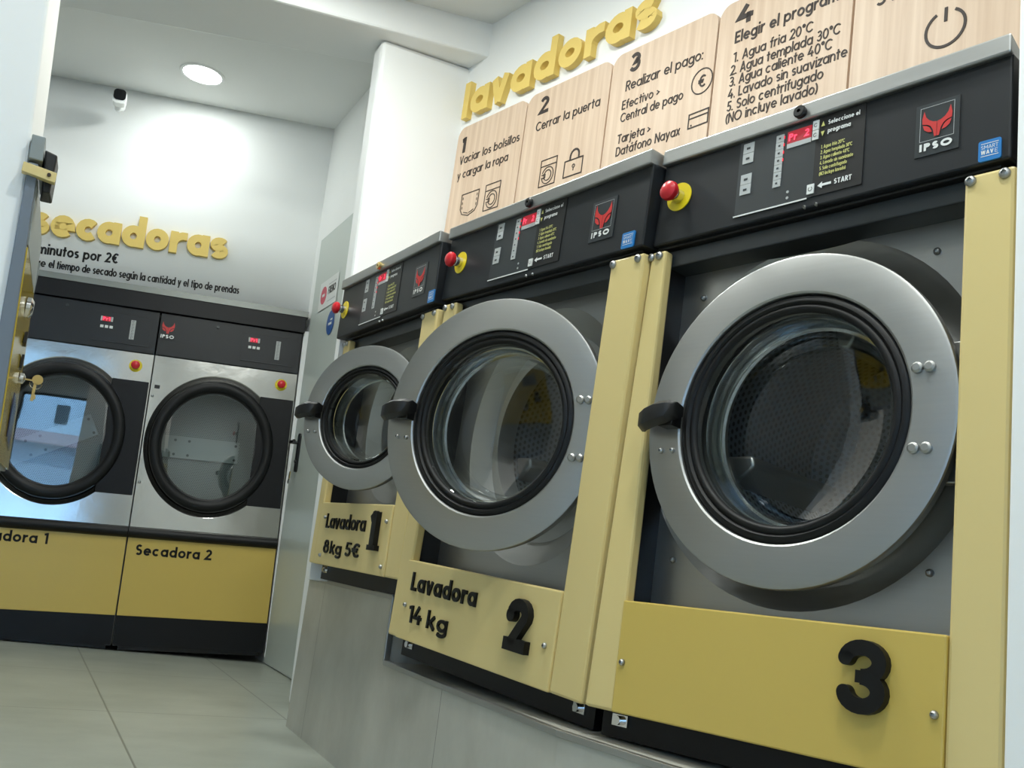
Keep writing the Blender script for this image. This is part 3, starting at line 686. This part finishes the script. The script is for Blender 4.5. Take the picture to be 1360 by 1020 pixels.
# ------------------------------------------------------------------ dryers
def dryer(off, name_no, label, lettering_x, lettering_w, lettering_z):
    M = DM @ Matrix.Translation((off, 0, 0)); T = thing('tumble_dryer', M, label, 'tumble dryer', 'tumble dryers side by side at the back')
    DEEP = .45
    g = G(); g.box(.002, .016, .01, DEEP, .05, 1.88, 'dark_steel'); g.box(.782, .796, .01, DEEP, .05, 1.88, 'dark_steel'); g.box(.002, .796, DEEP - .014, DEEP, .05, 1.88, 'dark_steel'); g.box(.002, .796, .01, DEEP, 1.866, 1.88, 'dark_steel'); g.obj('cabinet', T, smooth=False)
    g = G(); g.box(.003, .795, .0, .1, .045, .203, 'kick'); g.box(.03, .77, .03, .1, .022, .045, 'black'); g.obj('kick_plate', T, smooth=False)
    g = G(); g.box(.003, .795, -.004, .1, .203, .64, 'panel'); pn = g.obj('lower_panel', T, smooth=False, bev=.003)
    for ss, q, ww in (('Secadora', 0, .83), (name_no, .9, None)): g = G(); text(g, ss, lettering_x + q * lettering_w, lettering_z, .058, -.0052, 'ink', w=.2, gap=.11, width=ww and ww * lettering_w); g.obj('lettering', pn, smooth=False)
    g = G(); n = 10
    P = [(-.004, .678)] + [(-.006 - .034 * math.sin(PI * k / n), .648 + .028 * math.cos(PI * k / n)) for k in range(n + 1)] + [(-.004, .618)]
    a = g.pts([(.001, y, z) for y, z in P]); b = g.pts([(.797, y, z) for y, z in P])
    for k in range(len(P) - 1): g.face([a[k], a[k + 1], b[k + 1], b[k]], 'rubber')
    g.face(a[::-1], 'rubber'); g.face(b, 'rubber'); g.obj('bumper_strip', T)
    # polished front sheet, pressed shallowly round the door
    CX, CZ, RX, RZ = .372, 1.158, .336, .372
    sx, sz = RX / .35, RZ / .35
    g = G(); g.holed(.003, .795, .676, 1.633, (CX, CZ), .38, .0, 'polished', sx=sx, sz=sz)
    g.lathe([(.38, 0), (.372, .004), (.36, .012), (.30, .014), (.295, .06)], (CX, 0, CZ), 'polished', 72, sx=sx, sz=sz); fs = g.obj('front_sheet', T)
    for z in (1.404, .921): screw(fs, .018, 0, z, .008)
    g = G(); g.box(.022, .05, -.002, .01, 1.448, 1.468, 'black'); g.obj('door_catch', T, smooth=False)
    # drum
    g = G(); g.lathe([(.295, .06), (.33, .08), (.33, DEEP - .05)], (CX, 0, CZ), 'dryer_drum', 64, sx=sx, sz=sz, uvs=True)
    g.prism([(CX + .33 * sx * math.cos(2 * PI * q / 48), CZ + .33 * sz * math.sin(2 * PI * q / 48)) for q in range(48)], DEEP - .05, None, 'dryer_drum')
    for fi, pf in enumerate(g.f):
        if fi not in g.uv: g.uv[fi] = [(g.v[i][0], g.v[i][2]) for i in pf]
    # drum built without triangulating its back so the hole pattern keeps its map
    d = drum_obj(g, T)
    ang = math.radians(28) if name_no == '1' else 0.
    g = G(); ca, sa = math.cos(ang), math.sin(ang)
    P = [(CX + x * ca - z * sa, CZ + x * sa + z * ca) for x, z in ((-.31, -.055), (.17, -.055), (.17, .075), (-.31, .075))]
    g.prism(P, DEEP - .07, DEEP - .052, 'dark_steel'); bf = g.obj('back_baffle', d, smooth=False)
    for x in (-.2, -.12, .15):
        for z in (-.035, .05):
            g = G(); g.lathe([(0, -.003), (.008, -.003), (.008, 0)], (CX + x * ca - z * sa, DEEP - .07, CZ + x * sa + z * ca), 'black', 12); g.obj('rivet', bf)
    # door
    g = G(); g.box(.6, .79, -.014, -.001, .845, 1.475, 'kick'); hb = g.obj('hinge_cover', T, smooth=False, bev=.003)
    g = G(); g.lathe([(.285, .006), (.288, -.022), (.296, -.034), (.312, -.042), (.332, -.040), (.345, -.03), (.35, -.012), (.348, .0)], (CX, 0, CZ), 'rubber', 80, sx=sx, sz=sz); D = g.obj('door', T, angle=60)
    g = G(); g.lathe([(.291, -.012), (.2, -.016), (0, -.018)], (CX, 0, CZ), 'dglass', 80, sx=sx, sz=sz); g.obj('door_glass', D)
    g = G(); g.lathe([(.292, -.018), (.284, -.016), (.28, -.010), (.28, .006)], (CX, 0, CZ), 'black', 80, sx=sx, sz=sz); g.obj('gasket', D)
    # fascia
    g = G(); g.box(.002, .796, -.012, .1, 1.636, 1.88, 'fascia'); fa = g.obj('control_fascia', T, smooth=False, bev=.003)
    g = G(); g.box(.46, .757, -.0155, -.012, 1.672, 1.842, 'fascia'); g.box(.46, .757, -.017, -.0155, 1.838, 1.842, 'black'); g.box(.46, .757, -.017, -.0155, 1.672, 1.675, 'overlay'); cu = g.obj('control_unit', fa, smooth=False)
    g = G(); g.box(.502, .545, -.0175, -.0155, 1.785, 1.812, 'led'); ds = g.obj('display', cu, smooth=False)
    g = G(); text(g, 'Pr1', .505, 1.789, .019, -.0182, 'digit', w=.2, width=.037); g.obj('digits', ds, smooth=False)
    g = G(); g.box(.493, .502, -.0175, -.0155, 1.785, 1.812, 'key'); g.box(.546, .557, -.0175, -.0155, 1.785, 1.812, 'key'); g.obj('display_label', cu, smooth=False)
    for q in range(3): g = G(); g.box(.496 + .024 * q, .513 + .024 * q, -.0185, -.0155, 1.747, 1.762, 'white'); g.obj('button', cu, smooth=False)
    g = G()
    for q in range(6): g.box(.651, .677, -.0175, -.0155, 1.702 + .0185 * q, 1.7195 + .0185 * q, 'key'); g.stroke(arc(.664, 1.711 + .0185 * q, .005, .005, 0, 300), .002, -.018, None, 'overlay')
    g.obj('symbol_label', cu, smooth=False)
    g = G(); g.box(.008, .09, -.0145, -.012, 1.73, 1.835, 'fascia'); bd = g.obj('badge', fa, smooth=False)
    g = G(); fox(g, .049, 1.798, .036, -.0155, 'red'); g.obj('emblem', bd, smooth=False)
    g = G(); text(g, 'IPSO', .013, 1.737, .02, -.0155, 'white', w=.26, gap=.08, width=.074); g.obj('lettering', bd, smooth=False)
    g = G(); g.lathe([(.008, 0), (.008, -.006), (0, -.006)], (.315, -.012, 1.845), 'overlay', 16); g.obj('lock', fa)
    estop(T, .708, .0, 1.56, 1.05)
    return T
def drum_obj(g, T):
    me = bpy.data.meshes.new('drum'); me.from_pydata(g.v, [], g.f)
    for m in g.mats: me.materials.append(MT[m])
    ul = me.uv_layers.new(name='UVMap')
    for fi, uv in g.uv.items():
        for li, q in zip(me.polygons[fi].loop_indices, uv): ul.data[li].uv = q
    o = bpy.data.objects.new('drum', me); C.objects.link(o); o.parent = T; return o
dryer(-.8, '1', 'left tumble dryer with bright window reflection, yellow panel lettered Secadora 1', .015, .415, .549)
dryer(0., '2', 'right tumble dryer beside pale door, yellow panel lettered Secadora 2', .05, .405, .527)
def dryer_trim(p):
    p.x = min(p.x, .797 - .3 * max(0, p.y - .02))
    return p
for o in bpy.data.objects:
    if o.name.split('.')[0] == 'tumble_dryer':
        if o.matrix_world.translation.x > .2: trim_mesh(o, dryer_trim, ())
        off = 0. if o.matrix_world.translation.x > .2 else -.8
        def up(p, off=off):
            w = DO.z + DX.z * (p.x + off) + DZ.z * p.z
            if w < .004: p.z += .004 - w
            return p
        trim_mesh(o, up, ())
# dark header and edge strip above both dryers
g = G(); g.box(-.85, .805, -.03, .07, 1.882, 1.978, 'kick'); o = g.obj('trim_3', smooth=False, bev=.003); o.matrix_world = DM; struct(o)
g = G(); g.box(-.85, .815, -.034, .08, 1.978, 2.012, 'tin'); o = g.obj('trim_4', smooth=False); o.matrix_world = DM; struct(o)
g = G(); g.box(.803, .835, .0, .1, .02, 1.9, 'wall'); o = g.obj('trim_5', smooth=False); o.matrix_world = DM; struct(o)

# ------------------------------------------------------------------ wall lettering
def sign(word, name, M, x0, x1, z, S, label, slope=0., w=.24, gap=.045, depth=.03):
    T = thing(name, M, label, 'sign')
    run = 0; it = []
    for ch in word: Gs, adv = glyph(ch, w); it.append((Gs, run)); run += adv + gap
    run -= gap; k = (x1 - x0) / run
    for Gs, off in it:
        g = G()
        for n, (P, cl) in enumerate(Gs):
            Q = [(x0 + (px + off) * k, z + py * S + slope * (px + off) * k) for px, py in P]
            g.stroke(Q, w * S, -depth - .0006 * n, 0, 'gold', cl)
        g.obj('letter', T, angle=30)
    return T
sign('lavadoras', 'wall_lettering', WM, -2.135, -.84, 2.035, .182, 'raised yellow letters spelling lavadoras above the wooden boards', .012)
# the dryers' lettering stands on the back wall
sign('secadoras', 'wall_lettering', BM, -.753, .313, 2.232, .182, 'raised yellow letters spelling secadoras on the wall above the dryers', .036)
g = G(); text(g, 'minutos por 2€', -.693, 2.130, .06, -.003, 'ink', w=.17, gap=.11, width=.42, slope=.035, depth=0)
o = g.obj('wall_text', smooth=False); o.matrix_world = BM; tag(o, 'black price line under the yellow letters, reading minutos por 2 euro', 'wall lettering')
g = G(); text(g, 'el tiempo de secado según la cantidad y el tipo de prendas', -.624, 2.059, .046, -.003, 'ink', w=.15, gap=.12, width=1.031, slope=.022, depth=0); text(g, 'Elige', -.735, 2.056, .046, -.003, 'ink', w=.15, gap=.12, width=.095, slope=.022, depth=0)
o = g.obj('wall_text', smooth=False); o.matrix_world = BM; tag(o, 'small black sentence just above the dryers about el tiempo de secado', 'wall lettering')

# ------------------------------------------------------------------ five wooden instruction boards
U0, BW, ZT = -2.1474, .5379, 1.9865; BY = -.02
BL = ['wooden instruction board numbered 1, with pocket and washer pictograms', 'wooden instruction board numbered 2, with washer and padlock pictograms', 'wooden instruction board numbered 3, with euro coin and card pictograms',
      'wooden instruction board numbered 4, listing five wash programmes', 'wooden board at far right with a large power symbol']
BD = []
for k in range(5):
    T = thing('instruction_board', WM @ Matrix.Translation((U0 + BW * k, 0, 1.35)), BL[k], 'sign', 'wooden instruction boards above the washers')
    g = G(); g.rrect(.004, BW - .004, -.18, ZT - 1.35 + .004, .05, BY, -.001, 'wood', top_only=True, seg=8); bo = g.obj('panel', T, bev=.0015, angle=30); BD.append((T, U0 + BW * k))
YB = BY - .002
def bt(k, s, x, z, size, wd=None, w=.12, gap=.11, part='lettering', slope=0.):
    T, ox = BD[k]
    for ss, zz, ww in (s if isinstance(s, list) else [(s, z, wd)]): g = G(); text(g, ss, x - ox, zz - 1.35, size, YB, 'brown', w=w, gap=gap, width=ww, depth=BY, slope=slope); g.obj(part, T, smooth=False)
def pic(k, fn):
    T, ox = BD[k]; g = G(); fn(g, lambda x, z: (x - ox, z - 1.35)); return g.obj('pictogram', T, smooth=False)
def st(g, P, w=.0035, cl=False): g.stroke(P, w, YB, BY, 'brown', cl)
def washer_pic(x0, x1, z0, z1):
    def fn(g, q):
        st(g, [q(x0, z0), q(x1, z0), q(x1, z1), q(x0, z1)], cl=True); zz = z1 - (z1 - z0) * .24; st(g, [q(x0, zz), q(x1, zz)])
        c = q((x0 + x1) / 2, z0 + (zz - z0) * .5); R = (x1 - x0) * .36
        st(g, arc(*c, R, R, 200, 520, 20)); st(g, arc(*c, R * .62, R * .62, 0, 342, 16), cl=True); st(g, [(c[0] - R * 1.05, c[1] + .006), (c[0] - R * .4, c[1] + .006), (c[0] - R * .4, c[1] - .008), (c[0] - R * 1.05, c[1] - .008)])
    return fn
bt(0, '1', -2.098, 1.856, .078, w=.26)
bt(0, [('Vaciar los bolsillos', 1.797, .462), ('y cargar la ropa', 1.722, .395)], -2.097, 0, .042)
def pocket(g, q):
    P = [(-2.03, 1.633), (-1.893, 1.633), (-1.893, 1.56), (-1.91, 1.535), (-1.96, 1.52), (-2.012, 1.535), (-2.03, 1.56)]; st(g, [q(*p) for p in P], cl=True)
    for a in ((-2.018, 1.56, 1.62), (-1.905, 1.56, 1.62)):
        for n in range(3): st(g, [q(a[0], a[1] + .023 * n), q(a[0], a[1] + .012 + .023 * n)], .003)
    st(g, [q(-2.0, 1.543), q(-1.965, 1.533)], .003); st(g, [q(-1.955, 1.533), q(-1.92, 1.543)], .003)
pic(0, pocket); pic(0, washer_pic(-1.84, -1.73, 1.515, 1.637))
bt(1, '2', -1.515, 1.881, .078, w=.2, wd=.06)
bt(1, 'Cerrar la puerta', -1.523, 1.806, .042, .402)
pic(1, washer_pic(-1.45, -1.348, 1.538, 1.655))
def lockp(g, q):
    st(g, [q(-1.293, 1.543), q(-1.183, 1.543), q(-1.183, 1.612), q(-1.293, 1.612)], .0045, True)
    c = q(-1.236, 1.628); st(g, [(c[0] - .026, c[1] - .016)] + arc(c[0], c[1], .026, .026, 180, 0) + [(c[0] + .026, c[1] - .016)], .008)
    d = q(-1.236, 1.583); st(g, arc(*d, .007, .007, 0, 330), cl=True); st(g, [(d[0], d[1] - .007), (d[0], d[1] - .02)])
pic(1, lockp)
bt(2, '3', -.972, 1.892, .078, w=.19, wd=.062)
bt(2, 'Realizar el pago:', -.978, 1.82, .042, .385)
bt(2, [('Efectivo >', 1.746, .195), ('Central de pago', 1.694, .318)], -.987, 0, .037)
bt(2, [('Tarjeta >', 1.608, .172), ('Datáfono Nayax', 1.557, .325)], -.99, 0, .037)
def coin(g, q):
    c = q(-.585, 1.735); st(g, arc(*c, .047, .047, 0, 345, 24), .004, True); text(g, '€', c[0] - .016, c[1] - .023, .046, YB, 'brown', w=.13, depth=BY)
def card(g, q):
    st(g, [q(-.628, 1.568), q(-.54, 1.57), q(-.54, 1.622), q(-.628, 1.62)], .004, True); st(g, [q(-.628, 1.603), q(-.54, 1.605)], .004); st(g, [q(-.617, 1.577), q(-.612, 1.577)], .005)
pic(2, coin); pic(2, card)
bt(3, '4', -.447, 1.891, .068, w=.26, wd=.064)
bt(3, 'Elegir el programa', -.452, 1.828, .043, .432, w=.15)
bt(3, [('1.', 1.757, .022), ], -.452, 0, .036)
bt(3, 'Agua fria 20°C', -.412, 1.757, .036, .276)
bt(3, [('2. Agua templada 30°C', 1.712, .422), ('3. Agua caliente 40°C', 1.670, .397), ('4. Lavado sin suavizante', 1.626, .452), ('5. Solo centrifugado', 1.581, .373), ('(NO incluye lavado)', 1.538, .357)], -.457, 0, .036)
bt(4, 'START', .079, 1.752, .046, .2, w=.16)
def power(g, q):
    c = q(.3, 1.602); st(g, arc(*c, .056, .054, 62, -242, 30), .008); st(g, [(c[0], c[1] + .02), (c[0], c[1] + .062)], .009)
pic(4, power)

# ------------------------------------------------------------------ ceiling light and security camera over the dryers
L = thing('ceiling_light', Matrix.Translation((.468, 5.44, CEIL)), 'round lit white downlight set in the ceiling above the dryers', 'ceiling light')
g = G(); g.lathe([(.105, .0), (.108, -.008), (.122, -.007), (.126, 0)], (0, 0, 0), 'wall', 48, axis='Z'); g.obj('trim_ring', L)
g = G(); g.lathe([(.106, -.005), (0, -.006)], (0, 0, 0), 'lamp', 48, axis='Z'); g.obj('diffuser', L)
T = thing('security_camera', BM @ Matrix.Translation((-.395, 0, 3.108)), 'small white security camera with black face high on the back wall', 'camera')
g = G(); g.lathe([(.03, 0), (.03, -.02), (.012, -.03), (.012, -.06)], (0, 0, -.03), 'wall', 24); g.obj('mount', T)
g = G(); g.rrect(-.036, .036, -.05, .035, .022, -.11, -.05, 'wall'); bo = g.obj('housing', T, bev=.008)
g = G(); g.rrect(-.033, .033, -.03, .034, .02, -.114, -.109, 'kick'); g.obj('lens_cover', T)

# stickers on the door
def dmat(y, z): return frame((dx(z) - .0015, y, z), (0, -1, 0), (-.0366, 0, 1))
g = G(); g.rect(-.18, .18, -.085, .085, -.002, 'white'); g.lathe([(0, -.003), (.058, -.003), (.058, -.002)], (-.09, 0, 0), 'pink', 28, sz=.9); g.rect(-.115, -.065, -.008, .008, -.0035, 'white'); g.rect(.0, .15, .045, .05, -.0026, 'key'); g.rect(.0, .15, -.055, -.05, -.0026, 'key'); text(g, 'FRENO', .0, -.012, .045, -.0026, 'ink', w=.2, width=.14)
o = g.obj('door_sticker', smooth=False); o.matrix_world = dmat(5.20, 2.08); tag(o, 'white sticker with a pink disc on the pale door', 'sticker')
g = G(); g.lathe([(0, -.002), (.07, -.002), (.07, -.001)], (0, 0, 0), 'navy', 32); g.rect(-.034, .03, -.014, .0, -.003, 'white'); g.rect(.0, .04, .01, .02, -.003, 'white')
o = g.obj('door_sticker', smooth=False); o.matrix_world = dmat(5.08, 1.885); tag(o, 'round blue sticker with white mark on the pale door', 'sticker')

# ------------------------------------------------------------------ payment cabinet on the column, seen edge on
T = thing('payment_terminal', Matrix.Translation((-.095, 2.0, .785)), 'grey and yellow payment terminal on the left column, seen edge on', 'payment terminal')
def cx_(z): return -.107 - .058 * (z - 1.364)            # column side of the housing
def fx_(z): return -.0865 - .069 * (z - 1.33)             # its front at the near edge
g = G(); z0, z1 = .745, 1.312; P = []
R0 = Vector((-.095, 2.0, .785))
def q3(x, y, z): return Vector((x, y, z)) - R0
P = [q3(cx_(z) - (.05 if s else 0) + w, y, z) for z in (z0, z1) for (w, y, s) in ((0, 1.97, 1), (0, 1.97, 0), (0, 2.44, 0), (0, 2.44, 1))]
P = []
for z in (z0, z1): P += [q3(cx_(z) + .002 - .012 * (1.36 - z), 1.985, z), q3(fx_(z), 1.985, z), q3(fx_(z) + .016, 2.45, z), q3(cx_(z) + .006 - .012 * (1.36 - z), 2.45, z)]
g.hexa(P, 'grey'); g.obj('housing', T, smooth=False, bev=.002)
g = G(); P = []
for z in (1.318, 1.366): P += [q3(cx_(z) - .0, 1.98, z), q3(fx_(z) + .006, 1.98, z), q3(fx_(z) + .012, 2.2, z), q3(cx_(z) - .0, 2.2, z)]
g.hexa(P, 'lid'); g.obj('top_cover', T, smooth=False, bev=.002)
g = G(); P = []
for z in (z0 + .005, 1.15): P += [q3(fx_(z) + .0005, 1.995, z), q3(fx_(z) + .003, 1.995, z), q3(fx_(z) + .021, 2.448, z), q3(fx_(z) + .016, 2.448, z)]
g.hexa(P, 'gloss_gold'); fp = g.obj('front_panel', T, smooth=False)
g = G(); P = []
for z in (1.155, z1 - .03): P += [q3(fx_(z) + .0005, 1.995, z), q3(fx_(z) + .003, 1.995, z), q3(fx_(z) + .021, 2.448, z), q3(fx_(z) + .016, 2.448, z)]
g.hexa(P, 'lid'); g.obj('upper_panel', T, smooth=False)
def onf(y, z, out=0.): return q3(fx_(z) + .004 + (y - 2.0) * .039 + out, y, z)
g = G(); a = onf(2.25, .845); g.hexa([a + Vector((0, -.07, -.04)), a + Vector((.002, -.07, -.04)), a + Vector((.008, .08, -.06)), a + Vector((.006, .08, -.06)), a + Vector((-.004, -.07, .05)), a + Vector((-.002, -.07, .05)), a + Vector((.003, .08, .035)), a + Vector((.001, .08, .035))], 'screen'); g.obj('screen', fp, smooth=False)
g = G(); a = onf(2.2, 1.075); g.lathe([(.022, 0), (.022, .008), (.014, .014), (.0, .015)], a, 'chrome', 24, axis='X'); g.obj('coin_slot', fp)
g = G(); a = onf(2.3, 1.025); g.box(a.x, a.x + .006, a.y - .03, a.y + .03, a.z - .012, a.z + .012, 'black'); g.obj('note_slot', fp, smooth=False)
g = G(); a = onf(2.3, .975); g.box(a.x, a.x + .005, a.y - .02, a.y + .02, a.z - .016, a.z + .014, 'black'); g.obj('button', fp, smooth=False)
g = G(); a = onf(2.34, .945); g.lathe([(.012, 0), (.012, .008), (.006, .012), (0, .012)], a, 'chrome', 20, axis='X'); g.obj('cam_lock', fp)
g = G(); a = onf(2.44, 1.23); P = [a + Vector(v) for v in ((-.004, 0, -.45), (.006, 0, -.45), (.006, .02, -.45), (-.004, .02, -.45), (-.004, 0, .0), (.004, 0, .0), (.004, .02, .0), (-.004, .02, .0))]; g.hexa(P, 'lid'); g.obj('edge_strip', T, smooth=False)
g = G(); z = 1.296
g.hexa([q3(-.1105, 1.972, 1.287), q3(-.051, 1.972, 1.280), q3(-.051, 1.99, 1.280), q3(-.1105, 1.99, 1.287), q3(-.110, 1.972, 1.306), q3(-.051, 1.972, 1.300), q3(-.051, 1.99, 1.300), q3(-.110, 1.99, 1.306)], 'post'); br = g.obj('bracket', T, smooth=False, bev=.001)
g = G(); g.lathe([(0, -.003), (.0035, -.003), (.0035, 0)], q3(-.0635, 1.972, 1.292), 'brown', 14); g.obj('screw', br)
g = G(); g.hexa([q3(-.069, 1.991, 1.262), q3(-.056, 1.991, 1.263), q3(-.050, 2.06, 1.263), q3(-.072, 2.06, 1.262), q3(-.080, 1.991, 1.346), q3(-.057, 1.991, 1.341), q3(-.053, 2.06, 1.341), q3(-.080, 2.06, 1.346)], 'black'); g.obj('card_reader', T, smooth=False, bev=.003)
# keys in its lock
K = thing('key', Matrix.Translation(R0 + onf(2.34, .945)), 'brass key in the lock of the payment terminal, another hanging from it', 'key')
g = G(); g.box(.010, .03, -.002, .002, -.0015, .0015, 'brass'); g.lathe([(.0, -.0015), (.011, -.0015), (.011, .0015), (0, .0015)], (.036, 0, .003), 'brass', 24); g.obj('blade', K)
g = G(); g.box(.030, .036, -.0015, .0015, -.045, -.006, 'brass'); g.box(.036, .039, -.0015, .0015, -.04, -.03, 'brass'); g.obj('spare_key', K, smooth=False)
g = G(); g.tube([(.034 + .012 * math.cos(a * PI / 8), 0, -.006 + .012 * math.sin(a * PI / 8)) for a in range(17)], .001, 'chrome', 6); g.obj('key_ring', K)

# ------------------------------------------------------------------ street outside the shopfront (seen only as a reflection)
g = G(); g.quad([(-14, -16, -.05), (14, -16, -.05), (14, -2.7, -.05), (-14, -2.7, -.05)], 'pavement'); struct(g.obj('floor_street', smooth=False))
g = G(); g.box(-12, 8, -9, -8, -.05, 7, 'facade'); fc = struct(g.obj('wall_street', smooth=False))
g = G(); g.box(-3.5, -3.0, -8.01, -7.95, 2.6, 3.3, 'facade_dark'); g.box(-5.4, -4.9, -8.01, -7.95, 2.6, 3.3, 'facade_dark'); g.obj('street_window', fc, smooth=False)
g = G(); g.hexa([(-6, -7.3, 1.75), (-1, -7.3, 1.75), (-1, -8, 2.2), (-6, -8, 2.2), (-6, -7.3, 1.8), (-1, -7.3, 1.8), (-1, -8, 2.25), (-6, -8, 2.25)], 'pavement'); g.obj('awning', fc, smooth=False)

# ------------------------------------------------------------------ light
def area(name, loc, size, power, col=(.92, 1., .96), rot=(0, 0, 0), shape='DISK'):
    l = bpy.data.lights.new(name, 'AREA'); l.shape = shape; l.size = size; l.energy = power; l.color = col
    o = bpy.data.objects.new(name, l); C.objects.link(o); o.location = loc; o.rotation_euler = rot; return o
area('downlight', (.44, 5.44, CEIL - .012), .2, 6, (.96, 1., .96))
area('downlight', (-1.1, 5.1, CEIL - .012), .22, 34, (.96, 1., .96))  # added fill lamp, hidden behind the column, to brighten the back wall
for x, y, p in ((.45, 3.4, 24), (.58, 2.3, 27), (.62, .8, 25), (-.6, .6, 14), (.2, -.8, 20)): area('downlight', (x, y, CEIL - .01), .22, p, (.97, 1., .95))
sl = bpy.data.lights.new('sun', 'SUN'); sl.energy = 5; sl.color = (.62, .83, 1.); sl.angle = .01
so = bpy.data.objects.new('sun', sl); C.objects.link(so); so.rotation_euler = Vector((.15, -.7, -.75)).to_track_quat('-Z', 'Y').to_euler()
W = bpy.data.worlds.new('world'); sc.world = W; W.use_nodes = True
bg = W.node_tree.nodes['Background']; bg.inputs[0].default_value = (.36, .64, 1., 1); bg.inputs[1].default_value = 8.

sc.view_settings.view_transform = 'Standard'; sc.view_settings.look = 'None'; sc.view_settings.gamma = 1; sc.view_settings.use_curve_mapping = False
sc.view_settings.exposure = 0.
sc.cycles.max_bounces = 10; sc.cycles.transparent_max_bounces = 16; sc.cycles.caustics_reflective = False; sc.cycles.caustics_refractive = False
sc.cycles.sample_clamp_indirect = 6
